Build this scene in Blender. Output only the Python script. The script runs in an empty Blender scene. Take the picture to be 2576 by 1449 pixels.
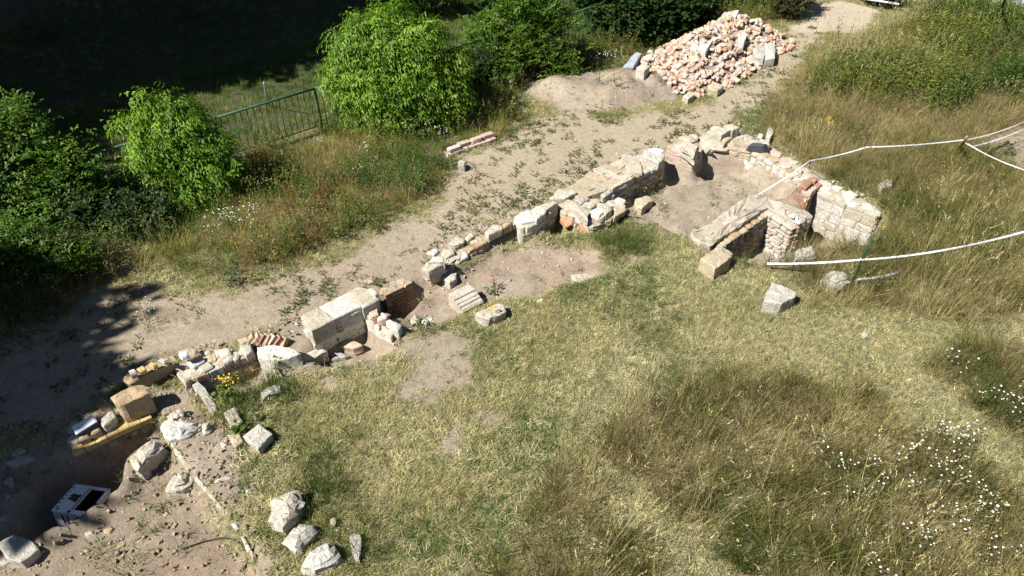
import bpy, bmesh, math, random
import numpy as np
from mathutils import Vector, Matrix, noise, Euler, Quaternion

random.seed(7)
RNG = np.random.default_rng(7)
scene = bpy.context.scene
COL = scene.collection

# ------------------------------------------------------------------ camera
CAM_H, CAM_PITCH, CAM_HFOV = 7.5, 40.0, 72.0
cam_data = bpy.data.cameras.new('camera')
cam_data.angle = math.radians(CAM_HFOV)
cam_data.clip_end = 500
cam = bpy.data.objects.new('camera', cam_data)
cam.location = (0, 0, CAM_H)
cam.rotation_euler = (math.radians(90 - CAM_PITCH), 0, 0)
COL.objects.link(cam)
scene.camera = cam

# ------------------------------------------------------------------ light
SHADOW_AZ, SUN_EL = 31.0, 49.0           # shadows run 31 degrees from +x towards +y
az, el = math.radians(SHADOW_AZ), math.radians(SUN_EL)
ldir = Vector((math.cos(az) * math.cos(el), math.sin(az) * math.cos(el), -math.sin(el)))
world = bpy.data.worlds.new('World')
scene.world = world
world.use_nodes = True
wn = world.node_tree
sky = wn.nodes.new('ShaderNodeTexSky')
sky.sky_type = 'NISHITA'
sky.sun_disc = False
sky.air_density = 0.55
sky.dust_density = 0.15
sky.sun_elevation = el
sky.sun_rotation = math.atan2(-ldir.x, -ldir.y)
wn.links.new(sky.outputs[0], wn.nodes['Background'].inputs[0])
wn.nodes['Background'].inputs[1].default_value = 0.05
sun_data = bpy.data.lights.new('sun', 'SUN')
sun_data.energy = 5.0
sun_data.angle = math.radians(0.53)
sun_data.color = (1.0, 0.97, 0.925)
sun = bpy.data.objects.new('sun', sun_data)
sun.rotation_euler = ldir.to_track_quat('-Z', 'Y').to_euler()
sun.location = (-20, -12, 30)
COL.objects.link(sun)
vs = scene.view_settings
vs.view_transform = 'Standard'
vs.look = 'None'
vs.exposure = 0.88
vs.gamma = 1.0
scene.cycles.max_bounces = 4
scene.cycles.diffuse_bounces = 1
scene.cycles.glossy_bounces = 1
scene.cycles.transmission_bounces = 2
scene.cycles.transparent_max_bounces = 2
scene.cycles.caustics_reflective = False
scene.cycles.caustics_refractive = False

# ------------------------------------------------------------------ survey helper: sighting on the photo -> ground plan
_F = 1288 / math.tan(math.radians(CAM_HFOV / 2))
_c, _s = math.cos(math.radians(CAM_PITCH)), math.sin(math.radians(CAM_PITCH))
def P(x, y, z=0.0):
    u = (x - 1288) / _F
    v = (724.5 - y) / _F
    rz = -_s + v * _c
    t = (z - CAM_H) / rz
    return Vector((u * t, (_c + v * _s) * t, z))
def PL(pts, z=0.0):
    return [P(*(p if len(p) == 3 else (p[0], p[1], z))) for p in pts]

# ------------------------------------------------------------------ objects
def tag(o, label=None, cat=None, group=None, kind=None):
    if label: o['label'] = label
    if cat: o['category'] = cat
    if group: o['group'] = group
    if kind: o['kind'] = kind
    return o
def link(o, parent=None):
    COL.objects.link(o)
    if parent is not None:
        o.parent = parent
    return o
def empty(name, loc, label, cat, group=None, rz=0.0):
    o = bpy.data.objects.new(name, None)
    o.empty_display_size = 0.2
    o.location = loc
    o.rotation_euler = (0, 0, rz)
    link(o)
    return tag(o, label, cat, group)
def pos_under(parent, w):
    """world location -> the parent's frame (parents are unscaled)."""
    if parent is None: return Vector(w)
    m = Matrix.Translation(parent.location) @ parent.rotation_euler.to_matrix().to_4x4()
    return m.inverted() @ Vector(w)
def make(name, verts, faces, mat, parent=None, loc=(0, 0, 0), smooth=False, mats=None, fmat=None):
    me = bpy.data.meshes.new(name)
    me.from_pydata([tuple(v) for v in verts], [], faces)
    for m in (mats or [mat]): me.materials.append(m)
    if fmat is not None: me.polygons.foreach_set('material_index', np.asarray(fmat, dtype=np.int32))
    if smooth: me.polygons.foreach_set('use_smooth', [True] * len(me.polygons))
    me.update()
    o = bpy.data.objects.new(name, me)
    o.location = loc
    return link(o, parent)
def big_mesh(name, V, Fq, mat, attrs=None, smooth=False):
    """fast mesh from numpy: V (n,3), Fq (m,k)"""
    me = bpy.data.meshes.new(name)
    k = Fq.shape[1]
    me.vertices.add(len(V)); me.vertices.foreach_set('co', np.ascontiguousarray(V, dtype=np.float32).ravel())
    me.loops.add(Fq.size); me.loops.foreach_set('vertex_index', np.ascontiguousarray(Fq, dtype=np.int32).ravel())
    me.polygons.add(len(Fq))
    me.polygons.foreach_set('loop_start', np.arange(0, Fq.size, k, dtype=np.int32))
    me.polygons.foreach_set('loop_total', np.full(len(Fq), k, dtype=np.int32))
    if smooth: me.polygons.foreach_set('use_smooth', np.ones(len(Fq), dtype=bool))
    for an, (typ, arr) in (attrs or {}).items():
        a = me.attributes.new(an, typ, 'POINT')
        key = 'color' if typ == 'FLOAT_COLOR' else ('vector' if typ == 'FLOAT_VECTOR' else 'value')
        a.data.foreach_set(key, np.ascontiguousarray(arr, dtype=np.float32).ravel())
    me.materials.append(mat)
    me.update(); me.validate()
    return me

# ------------------------------------------------------------------ numpy noise, polygons
def _hash(ix, iy, seed):
    n = (ix * 374761393 + iy * 668265263 + seed * 974634777) & 0x7fffffff
    n = (n ^ (n >> 13)) * 1274126177 & 0x7fffffff
    return ((n ^ (n >> 16)) & 0xffff) / 65535.0
def vnoise(x, y, seed=0):
    x = np.asarray(x, dtype=np.float64); y = np.asarray(y, dtype=np.float64)
    ix = np.floor(x).astype(np.int64); iy = np.floor(y).astype(np.int64)
    fx = x - ix; fy = y - iy
    fx = fx * fx * (3 - 2 * fx); fy = fy * fy * (3 - 2 * fy)
    a = _hash(ix, iy, seed); b = _hash(ix + 1, iy, seed); c = _hash(ix, iy + 1, seed); d = _hash(ix + 1, iy + 1, seed)
    return (a * (1 - fx) + b * fx) * (1 - fy) + (c * (1 - fx) + d * fx) * fy
def fbm(x, y, f=1.0, o=4, seed=0):
    s = 0; a = 1; t = 0
    for k in range(o):
        s = s + a * vnoise(np.asarray(x) * f, np.asarray(y) * f, seed + k * 17); t += a; a *= 0.5; f *= 2.03
    return s / t
def sd(poly, X, Y):
    """signed distance, negative inside"""
    p = np.array([(q[0], q[1]) for q in poly]); X = np.asarray(X, dtype=np.float64); Y = np.asarray(Y, dtype=np.float64)
    lo, hi = p.min(0) - 2.0, p.max(0) + 2.0
    near = (X > lo[0]) & (X < hi[0]) & (Y > lo[1]) & (Y < hi[1])
    if not near.all():
        res = np.full(X.shape, 3.0)
        if near.any(): res[near] = sd(poly, X[near], Y[near])
        return res
    d = np.full(X.shape, 1e9); ins = np.zeros(X.shape, dtype=bool)
    for i in range(len(p)):
        a, b = p[i], p[(i + 1) % len(p)]
        e = b - a
        wx, wy = X - a[0], Y - a[1]
        t = np.clip((wx * e[0] + wy * e[1]) / (e @ e + 1e-12), 0, 1)
        d = np.minimum(d, (wx - e[0] * t) ** 2 + (wy - e[1] * t) ** 2)
        c = ((a[1] <= Y) & (b[1] > Y)) | ((b[1] <= Y) & (a[1] > Y))
        with np.errstate(divide='ignore', invalid='ignore'):
            xi = a[0] + (Y - a[1]) / (b[1] - a[1] if b[1] != a[1] else 1e-12) * e[0]
        ins ^= c & (X < xi)
    d = np.sqrt(d)
    return np.where(ins, -d, d)
def sstep(a, b, x):
    t = np.clip((x - a) / (b - a), 0, 1)
    return t * t * (3 - 2 * t)

# ------------------------------------------------------------------ materials
def new_mat(name, rough=0.9, spec=0.15):
    m = bpy.data.materials.new(name); m.use_nodes = True
    b = m.node_tree.nodes['Principled BSDF']
    b.inputs['Roughness'].default_value = rough
    b.inputs['Specular IOR Level'].default_value = spec
    return m, m.node_tree.nodes, m.node_tree.links, b
def N(nodes, t, **kw):
    n = nodes.new(t)
    for k, v in kw.items():
        if k.startswith('i_'): n.inputs[k[2:].replace('_', ' ')].default_value = v
        else: setattr(n, k, v)
    return n
def ramp(nodes, stops):
    r = nodes.new('ShaderNodeValToRGB')
    el_ = r.color_ramp.elements
    while len(el_) < len(stops): el_.new(0.5)
    for e, (p, c) in zip(el_, stops):
        e.position = p; e.color = (*c, 1) if len(c) == 3 else c
    return r
def mixc(nodes, links, fac, a, b, mode='MIX'):
    n = nodes.new('ShaderNodeMix'); n.data_type = 'RGBA'; n.blend_type = mode
    for s, v in ((n.inputs[0], fac), (n.inputs[6], a), (n.inputs[7], b)):
        if hasattr(v, 'is_linked'): links.new(v, s)
        elif isinstance(v, (int, float)): s.default_value = v
        else: s.default_value = (*v, 1)
    return n.outputs[2]
def stone_mat(name, cols, dirt=(0.2, 0.15, 0.1), dirt_amt=0.45, bump=0.75, scale=6.0, rough=0.92, lichen=None):
    """cols: list of local colours; each piece draws its own shade, weathered by noise in world space"""
    m, n, l, b = new_mat(name, rough)
    geo = N(n, 'ShaderNodeNewGeometry'); oi = N(n, 'ShaderNodeObjectInfo')
    add = N(n, 'ShaderNodeVectorMath', operation='MULTIPLY_ADD')
    l.new(oi.outputs['Random'], add.inputs[0]); add.inputs[1].default_value = (37, 53, 71); l.new(geo.outputs['Position'], add.inputs[2])
    n1 = N(n, 'ShaderNodeTexNoise', i_Scale=scale * 0.5, i_Detail=6.0, i_Roughness=0.65)
    n2 = N(n, 'ShaderNodeTexNoise', i_Scale=scale * 5, i_Detail=5.0, i_Roughness=0.7)
    n3 = N(n, 'ShaderNodeTexNoise', i_Scale=scale * 1.1, i_Detail=8.0, i_Roughness=0.7)
    for q in (n1, n2, n3): l.new(add.outputs[0], q.inputs['Vector'])
    k = len(cols)
    base = ramp(n, [(i / max(1, k - 1), c) for i, c in enumerate(cols)])
    l.new(oi.outputs['Random'], base.inputs[0])
    alt = ramp(n, [(i / max(1, k - 1), c) for i, c in enumerate(cols[::-1])])
    l.new(n1.outputs[0], alt.inputs[0])
    r0 = ramp(n, [(0.35, (0, 0, 0)), (0.65, (1, 1, 1))]); l.new(n1.outputs[0], r0.inputs[0])
    c = mixc(n, l, r0.outputs[0], base.outputs[0], alt.outputs[0])
    r1 = ramp(n, [(0.48, (0, 0, 0)), (0.68, (1, 1, 1))]); l.new(n3.outputs[0], r1.inputs[0])
    mm = N(n, 'ShaderNodeMath', operation='MULTIPLY'); l.new(r1.outputs[0], mm.inputs[0]); mm.inputs[1].default_value = dirt_amt
    c = mixc(n, l, mm.outputs[0], c, dirt)
    if lichen:
        n4 = N(n, 'ShaderNodeTexNoise', i_Scale=scale * 2.2, i_Detail=4.0); l.new(add.outputs[0], n4.inputs['Vector'])
        r4 = ramp(n, [(0.6, (0, 0, 0)), (0.68, (1, 1, 1))]); l.new(n4.outputs[0], r4.inputs[0])
        c = mixc(n, l, r4.outputs[0], c, lichen)
    r2 = ramp(n, [(0.3, (0.55, 0.53, 0.50)), (0.42, (0.88, 0.88, 0.87)), (0.7, (1.14, 1.14, 1.14))]); l.new(n2.outputs[0], r2.inputs[0])
    c = mixc(n, l, 1.0, c, r2.outputs[0], 'MULTIPLY')
    l.new(c, b.inputs['Base Color'])
    bp = N(n, 'ShaderNodeBump', i_Strength=bump, i_Distance=0.03)
    ad = N(n, 'ShaderNodeMath', operation='ADD'); l.new(n2.outputs[0], ad.inputs[0]); l.new(n3.outputs[0], ad.inputs[1])
    l.new(ad.outputs[0], bp.inputs['Height']); l.new(bp.outputs[0], b.inputs['Normal'])
    return m
def plain_mat(name, col, rough=0.6, spec=0.3, var=0.15, scale=20, metal=0.0, bump=0.0):
    m, n, l, b = new_mat(name, rough, spec)
    b.inputs['Metallic'].default_value = metal
    geo = N(n, 'ShaderNodeNewGeometry')
    t = N(n, 'ShaderNodeTexNoise', i_Scale=float(scale), i_Detail=4.0); l.new(geo.outputs['Position'], t.inputs['Vector'])
    r = ramp(n, [(0.3, (1 - var,) * 3), (0.7, (1 + var,) * 3)]); l.new(t.outputs[0], r.inputs[0])
    l.new(mixc(n, l, 1.0, col, r.outputs[0], 'MULTIPLY'), b.inputs['Base Color'])
    if bump:
        bp = N(n, 'ShaderNodeBump', i_Strength=bump, i_Distance=0.02); l.new(t.outputs[0], bp.inputs['Height']); l.new(bp.outputs[0], b.inputs['Normal'])
    return m
def leaf_mat(name, attr_type='INSTANCER', trans=0.35, gain=1.0):
    """foliage: colour from the 'tint' attribute, light passes through the blade"""
    m = bpy.data.materials.new(name); m.use_nodes = True
    n, l = m.node_tree.nodes, m.node_tree.links
    n.remove(n['Principled BSDF'])
    at = N(n, 'ShaderNodeAttribute', attribute_type=attr_type, attribute_name='tint')
    geo = N(n, 'ShaderNodeNewGeometry')
    t = N(n, 'ShaderNodeTexNoise', i_Scale=9.0, i_Detail=3.0); l.new(geo.outputs['Position'], t.inputs['Vector'])
    r = ramp(n, [(0.3, (0.7 * gain,) * 3), (0.7, (1.3 * gain,) * 3)]); l.new(t.outputs[0], r.inputs[0])
    c = mixc(n, l, 1.0, at.outputs['Color'], r.outputs[0], 'MULTIPLY')
    d = N(n, 'ShaderNodeBsdfDiffuse'); tr = N(n, 'ShaderNodeBsdfTranslucent'); g = N(n, 'ShaderNodeBsdfGlossy', i_Roughness=0.45)
    g.inputs['Color'].default_value = (1, 1, 1, 1)
    l.new(c, d.inputs[0])
    tc = mixc(n, l, 1.0, c, (1.15, 1.2, 0.6), 'MULTIPLY'); l.new(tc, tr.inputs[0])
    m1 = N(n, 'ShaderNodeMixShader'); m1.inputs[0].default_value = trans; l.new(d.outputs[0], m1.inputs[1]); l.new(tr.outputs[0], m1.inputs[2])
    m2 = N(n, 'ShaderNodeMixShader'); m2.inputs[0].default_value = 0.012; l.new(m1.outputs[0], m2.inputs[1]); l.new(g.outputs[0], m2.inputs[2])
    l.new(m2.outputs[0], n['Material Output'].inputs['Surface'])
    return m

M = {}
M['lime'] = stone_mat('pale_limestone', [(0.49, 0.435, 0.34), (0.55, 0.51, 0.43), (0.44, 0.385, 0.285), (0.53, 0.485, 0.40)], dirt=(0.34, 0.28, 0.20), dirt_amt=0.65)
M['white'] = stone_mat('limewashed_stone', [(0.58, 0.56, 0.51), (0.53, 0.49, 0.41), (0.60, 0.59, 0.55), (0.56, 0.53, 0.45)], dirt=(0.44, 0.37, 0.27), dirt_amt=0.6)
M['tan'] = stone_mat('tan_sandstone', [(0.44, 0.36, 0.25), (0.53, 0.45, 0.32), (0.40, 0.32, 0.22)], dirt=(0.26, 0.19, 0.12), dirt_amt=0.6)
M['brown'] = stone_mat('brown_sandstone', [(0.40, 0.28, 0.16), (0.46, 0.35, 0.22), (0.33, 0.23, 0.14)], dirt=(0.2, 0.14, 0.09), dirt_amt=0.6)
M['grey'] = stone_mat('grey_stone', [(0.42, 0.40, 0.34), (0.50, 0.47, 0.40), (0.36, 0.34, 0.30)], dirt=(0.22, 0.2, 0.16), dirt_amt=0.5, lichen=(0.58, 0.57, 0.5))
M['moss'] = stone_mat('stained_stone', [(0.52, 0.50, 0.44), (0.60, 0.57, 0.48)], dirt=(0.12, 0.13, 0.13), dirt_amt=0.85, scale=4)
def stain_mat():
    m = stone_mat('stained_slab', [(0.74, 0.72, 0.66), (0.68, 0.64, 0.54)], dirt=(0.5, 0.42, 0.3), dirt_amt=0.35)
    n, l = m.node_tree.nodes, m.node_tree.links; b = n['Principled BSDF']; src = b.inputs['Base Color'].links[0].from_socket
    tc = N(n, 'ShaderNodeTexCoord'); sp = N(n, 'ShaderNodeSeparateXYZ'); l.new(tc.outputs['Object'], sp.inputs[0])
    t = N(n, 'ShaderNodeTexNoise', i_Scale=7.0, i_Detail=6.0); l.new(tc.outputs['Object'], t.inputs['Vector'])
    a = N(n, 'ShaderNodeMath', operation='MULTIPLY_ADD'); l.new(t.outputs[0], a.inputs[0]); a.inputs[1].default_value = 0.35; l.new(sp.outputs[2], a.inputs[2])
    r = ramp(n, [(0.42, (0, 0, 0)), (0.60, (1, 1, 1))]); l.new(a.outputs[0], r.inputs[0])
    l.new(mixc(n, l, r.outputs[0], src, (0.07, 0.075, 0.08)), b.inputs['Base Color'])
    return m
M['stain'] = stain_mat()
M['brick'] = stone_mat('red_brick', [(0.34, 0.16, 0.10), (0.42, 0.22, 0.14), (0.30, 0.16, 0.11), (0.46, 0.27, 0.18)], dirt=(0.45, 0.36, 0.28), dirt_amt=0.5, scale=9)
M['pinkbrick'] = stone_mat('mortar_smeared_brick', [(0.60, 0.43, 0.35), (0.66, 0.58, 0.51), (0.54, 0.35, 0.27), (0.62, 0.51, 0.44), (0.50, 0.29, 0.20)], dirt=(0.66, 0.60, 0.53), dirt_amt=0.55, scale=9)
M['orange'] = stone_mat('orange_brick', [(0.56, 0.24, 0.12), (0.60, 0.34, 0.20)], dirt=(0.6, 0.45, 0.34), dirt_amt=0.5, scale=9)
M['paleorange'] = stone_mat('weathered_orange_brick', [(0.58, 0.36, 0.24), (0.62, 0.44, 0.32)], dirt=(0.6, 0.48, 0.38), dirt_amt=0.5, scale=9)
M['yellow'] = stone_mat('yellow_brick', [(0.62, 0.47, 0.20), (0.58, 0.42, 0.17), (0.66, 0.53, 0.27)], dirt=(0.45, 0.32, 0.15), dirt_amt=0.4, scale=9)
M['clod'] = stone_mat('dry_clod', [(0.34, 0.26, 0.185), (0.40, 0.32, 0.235), (0.29, 0.22, 0.155)], dirt=(0.24, 0.18, 0.12), dirt_amt=0.5, bump=0.9, scale=9)
M['mortar'] = stone_mat('lime_mortar', [(0.50, 0.43, 0.32), (0.42, 0.35, 0.26)], dirt=(0.28, 0.21, 0.14), dirt_amt=0.6, bump=0.9, scale=8)
M['dustmortar'] = stone_mat('dusty_wall_top', [(0.46, 0.40, 0.32), (0.52, 0.46, 0.37)], dirt=(0.36, 0.29, 0.20), dirt_amt=0.5, bump=0.9, scale=7)
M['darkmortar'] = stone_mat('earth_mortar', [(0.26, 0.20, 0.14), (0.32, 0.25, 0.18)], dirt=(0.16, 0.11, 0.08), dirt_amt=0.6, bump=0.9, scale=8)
M['tile'] = stone_mat('cream_glazed_tile', [(0.66, 0.60, 0.44), (0.72, 0.67, 0.53), (0.62, 0.54, 0.38)], dirt=(0.48, 0.40, 0.28), dirt_amt=0.3, bump=0.15, rough=0.55)
M['enamel'] = plain_mat('white_enamel', (0.78, 0.80, 0.84), 0.25, 0.5, 0.06, 12)
M['rust'] = plain_mat('rust', (0.10, 0.055, 0.035), 0.9, 0.1, 0.4, 40, bump=0.5)
M['black'] = plain_mat('soot_black', (0.012, 0.012, 0.014), 0.8, 0.2, 0.3, 30)
M['ceramic'] = plain_mat('white_ceramic', (0.82, 0.83, 0.83), 0.3, 0.5, 0.05, 15)
M['tape'] = plain_mat('white_barrier_tape', (0.58, 0.59, 0.63), 0.45, 0.4, 0.25, 14)
M['redtape'] = plain_mat('red_and_white_tape', (0.58, 0.46, 0.49), 0.45, 0.4, 0.05, 30)
M['gpost'] = plain_mat('dark_green_paint', (0.015, 0.055, 0.035), 0.5, 0.4, 0.2, 20)
M['gfence'] = plain_mat('worn_green_paint', (0.04, 0.115, 0.06), 0.6, 0.3, 0.35, 30)
M['steel'] = plain_mat('galvanised_steel', (0.42, 0.43, 0.45), 0.5, 0.5, 0.15, 30, metal=0.4)
M['iron'] = plain_mat('rusty_iron', (0.06, 0.04, 0.03), 0.85, 0.2, 0.3, 50)
M['wood'] = plain_mat('weathered_wood', (0.30, 0.20, 0.12), 0.9, 0.1, 0.3, 40)
M['cable'] = plain_mat('black_cable', (0.02, 0.02, 0.022), 0.6, 0.3, 0.1, 20)
M['bluegrey'] = stone_mat('blue_grey_slab', [(0.40, 0.44, 0.50), (0.48, 0.51, 0.56)], dirt=(0.3, 0.3, 0.3), dirt_amt=0.4, bump=0.2)
M['bark'] = stone_mat('bark', [(0.12, 0.09, 0.07), (0.16, 0.13, 0.10)], dirt=(0.06, 0.05, 0.04), dirt_amt=0.6, bump=1.0, scale=10)
M['stem'] = plain_mat('green_stem', (0.10, 0.14, 0.05), 0.8, 0.2, 0.3, 20)
M['leafp'] = leaf_mat('leaves', 'GEOMETRY', 0.4)
M['petal'] = plain_mat('white_petal', (0.66, 0.66, 0.60), 0.8, 0.1, 0.25, 60)
M['yellowpetal'] = plain_mat('yellow_petal', (0.75, 0.48, 0.03), 0.8, 0.1, 0.15, 60)
M['redpetal'] = plain_mat('red_petal', (0.75, 0.12, 0.04), 0.8, 0.1, 0.15, 60)
# ------------------------------------------------------------------ terrain
FA, FB = P(226, 389, 1.0), P(1507, 13, 1.0)          # railing line on plan
fdir = (FB - FA); fdir.z = 0; fdir.normalize()
fnor = Vector((-fdir.y, fdir.x, 0))                   # points to the wood side
def W(pts, z=0.0): return [(q.x, q.y) for q in PL(pts, z)]

PIT = W([(190,1135,0),(375,1040,0),(398,1065,-.2),(318,1165,-.2),(297,1238,-.25),(270,1262,-.25),(180,1322,-.25),(107,1352,-.25),(60,1345,-.3),(70,1270,-.3),(120,1200,-.3)])
LEFTB = W([(-250,1120),(100,1120),(190,1135,0),(130,1200),(60,1360),(-60,1600),(-500,1600)])
SOILB = W([(400,1065),(418,1100),(475,1185),(545,1265),(595,1325),(640,1400),(700,1520),(720,1700),(-400,1700),(-300,1420),(107,1352),(297,1238)])
TRF = W([(784,830,.3),(909,770,.3),(925,795,.2),(992,872,-.1),(950,885,-.1),(860,905,-.1),(800,890,0),(770,880,0)])
TRC = W([(490,950,.1),(640,885,.1),(650,900,0),(640,930,0),(560,985,-.1),(535,1000,-.1),(500,970,0)])
APR = W([(530,1010),(640,960),(750,945),(870,905),(1000,885),(1015,830),(900,880),(760,885),(650,900),(560,950)])
PITH = W([(953,742,.05),(1036,708,.05),(1062,712,0),(1060,740,-.1),(1030,775,-.1),(1005,800,-.1),(985,800,-.1),(960,775,.1)])
ROOM2 = W([(1040,720),(1080,695),(1150,665),(1230,620),(1295,592),(1400,590),(1480,600),(1520,640),(1500,690),(1340,740),(1270,745),(1200,770),(1100,815),(1010,835),(1000,810),(1060,740)])
ROOM3 = W([(1541,476,.12),(1666,412,.12),(1677,371,.2),(1748,394,.2),(1770,374,.2),(1885,425,-.3),(1905,400,.1),(1990,450,.1),(2000,470,.1),(1900,500,0),(1835,530,0),(1745,590,0),(1700,580,0),(1640,560,-.1),(1590,545,-.1),(1576,525,.1)])
MFR = W([(1352,562,.18),(1404,516,.12),(1409,531,.12),(1446,544,.12),(1486,566,.12),(1541,550,.12),(1560,570,-.1),(1500,605,-.2),(1400,602,-.2),(1310,602,-.2),(1294,584,.1),(1312,576,.18)])
TR4 = W([(1932,519,.05),(2007,562,.05),(2047,541,.05),(2030,500,.1),(2060,449,.12),(2212,532,.12),(2228,560,.1),(2195,606,0),(2100,614,0),(2040,612,0),(1990,645,0),(1900,655,0),(1850,650,0),(1800,620,.05)])
MOUND = W([(1310,240),(1330,205),(1420,190),(1560,175),(1690,195),(1720,240),(1640,262),(1540,285),(1400,275)])
HEAP = W([(1585,175),(1640,135),(1720,95),(1800,75),(1900,80),(1985,105),(1978,130),(1900,165),(1850,205),(1760,245),(1700,235),(1650,195)])

PATH = W([(-400,1150),(-100,1080),(160,1085),(300,985),(430,900),(640,880),(770,840),(940,750),(1050,690),(1150,640),(1290,575),(1400,510),(1550,430),(1680,390),(1830,340),(1880,285),(1950,230),(2010,170),(2085,100),(2070,60),(1985,60),(1985,110),(1900,170),(1820,225),(1740,262),(1560,292),(1400,285),(1320,300),(1260,350),(1170,400),(1150,445),(1090,500),(1020,545),(930,595),(830,630),(740,660),(650,700),(590,730),(500,720),(430,700),(330,700),(150,800),(-100,900),(-400,1000)])
SOILS = [SOILB, PIT, LEFTB, TRF, TRC, APR, PITH, ROOM2, MFR, ROOM3, TR4, MOUND, HEAP,
         W([(398,1065),(430,1030),(540,1035),(620,1130),(600,1180),(650,1250),(640,1330),(700,1400),(690,1500),(600,1350),(470,1190)]),
         W([(1570,500),(1690,400),(1780,350),(1900,345),(2060,440),(2230,540),(2205,605),(2050,605),(1990,640),(1880,655),(1800,640),(1740,605),(1690,590),(1600,560)]),
         W([(640,860),(780,800),(960,720),(1060,665),(1240,575),(1300,560),(1290,600),(1100,700),(1040,830),(900,900),(650,960)]),
         W([(375,1030),(432,1030),(425,1100),(345,1200),(300,1262),(110,1375),(0,1460),(-150,1460),(-250,1110),(150,1095)]),
         W([(370,985),(480,955),(545,1035),(500,1060),(400,1065),(375,1035)])]
PATCHES = [W(q) for q in ([(955,985),(1030,925),(1060,890),(1150,885),(1210,930),(1190,965),(1110,990),(1090,1020),(1010,1040),(960,1020)],
    [(1000,870),(1120,840),(1180,860),(1130,900),(1020,905)], [(1205,1045),(1230,1025),(1255,1035),(1258,1060),(1225,1068)],
    [(1110,1110),(1135,1090),(1160,1110),(1165,1140),(1135,1145)], [(975,1075),(1010,1060),(1030,1080),(1010,1100)], [(1055,1065),(1078,1070),(1070,1085)],
    [(1712,925),(1740,915),(1760,930),(1740,945)], [(1300,800),(1350,790),(1360,805),(1320,815)], [(800,955),(830,945),(840,965),(815,975)],
    [(1370,1120),(1385,1115),(1390,1130)], [(1600,690),(1680,680),(1690,700),(1620,710)], [(2440,365),(2500,340),(2600,325),(2700,400),(2600,450),(2510,410)], [(860,850),(930,870),(960,905),(900,910)], [(1560,640),(1640,640),(1650,665),(1580,670)])]
MEADOWS = [W(q) for q in ([(1935,265),(2010,200),(2075,120),(2200,108),(2285,40),(2420,20),(2800,50),(2900,780),(2576,800),(2350,815),(2250,800),(2180,770),(2050,770),(1990,690),(1900,700),(1905,670),(2040,612),(2200,610),(2232,540),(2060,425),(1960,370),(1900,330)],
    [(1200,1700),(1240,1460),(1320,1300),(1400,1185),(1450,1210),(1520,1290),(1640,1430),(1730,1700)],
    [(1505,1135),(1560,1060),(1650,1005),(1760,955),(1900,945),(2050,985),(2140,985),(2215,1000),(2290,1085),(2410,1140),(2600,1300),(2900,1500),(2700,1700),(1990,1700),(1860,1449),(1735,1330),(1620,1240)],
    [(2330,930),(2410,872),(2600,880),(2900,900),(2900,1330),(2700,1250),(2520,1100),(2410,1000)])]
NETTLE = [W(q) for q in ([(2080,250),(2130,180),(2230,150),(2330,170),(2420,210),(2400,270),(2290,285),(2180,270)],
    [(2290,130),(2330,40),(2450,20),(2576,70),(2600,160),(2450,170),(2350,160)], [(2440,240),(2540,180),(2650,200),(2650,290),(2500,290)])]
PAD = W([(2000,72),(2005,40),(2050,8),(2110,0),(2190,18),(2215,30),(2190,60),(2150,85),(2060,85)])
ROAD = W([(2490,-6),(2700,40),(2900,-20),(2500,-60)])
STRIPUP = [(-400,1000),(-100,900),(150,790),(330,690),(430,695),(500,712),(590,722),(650,690),(740,650),(830,620),(930,588),(1030,530),(1100,488),(1155,440),(1115,397),(1240,352),(1330,310),(1290,255),(1315,205),(1440,178),(1640,125),(1720,80),(1990,55)]
fL = FA - fdir * 14; fR = FB + fdir * 7
STRIP = W(STRIPUP) + [(fR.x, fR.y), (fL.x, fL.y)]

def zground(x, y):
    x = np.atleast_1d(np.asarray(x, dtype=np.float64)); y = np.atleast_1d(np.asarray(y, dtype=np.float64))
    z = 0.05 * (fbm(x, y, 0.45, 3, 3) - 0.5)
    def carve(poly, zt, w, rough=0.0):
        nonlocal z
        d = sd(poly, x, y) + (fbm(x, y, 2.2, 3, 11) - 0.5) * rough
        t = sstep(w * 0.5, -w * 0.5, d)
        z = z * (1 - t) + zt * t
    rise = sum(sstep(0.5, -1.5, sd(m, x, y)) for m in MEADOWS)
    z = z + 0.06 * np.clip(rise, 0, 1)
    carve(SOILB, -0.24, 0.22, 0.15); carve(LEFTB, -0.3, 0.7); carve(APR, -0.14, 0.4, 0.3)
    carve(ROOM2, -0.2, 0.4, 0.3); carve(MFR, -0.3, 0.22, 0.06); carve(ROOM3, -0.42, 0.24, 0.1); carve(TR4, -0.8, 0.25, 0.12)
    t4 = sstep(5.6, 7.3, x) * sstep(0.3, -0.3, sd(TR4, x, y)); z = z + 0.22 * t4
    carve(TRF, -0.38, 0.2, 0.06); carve(TRC, -0.45, 0.25, 0.08); carve(PITH, -0.6, 0.2, 0.06)
    carve(PIT, -0.88, 0.3, 0.15)
    z = z + 0.34 * sstep(0.05, -0.75, sd(MOUND, x, y)) * (0.4 + 1.2 * fbm(x, y, 1.1, 3, 5))
    hd = sd(HEAP, x, y)
    z = z + 0.85 * sstep(0.1, -1.5, hd) * (0.45 + 1.1 * fbm(x, y, 0.9, 3, 6))
    soil = np.zeros_like(z)
    for s in SOILS: soil = np.maximum(soil, sstep(0.1, -0.2, sd(s, x, y)))
    z = z + 0.05 * (fbm(x, y, 1.6, 3, 23) - 0.5) * sstep(.3, -.3, sd(PATH, x, y)) + soil * ((fbm(x, y, 3.0, 4, 21) - 0.5) * 0.10 + (fbm(x, y, 9.0, 2, 31) - 0.5) * 0.03)
    return z
def zg(x, y): return float(zground(x, y)[0])

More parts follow.
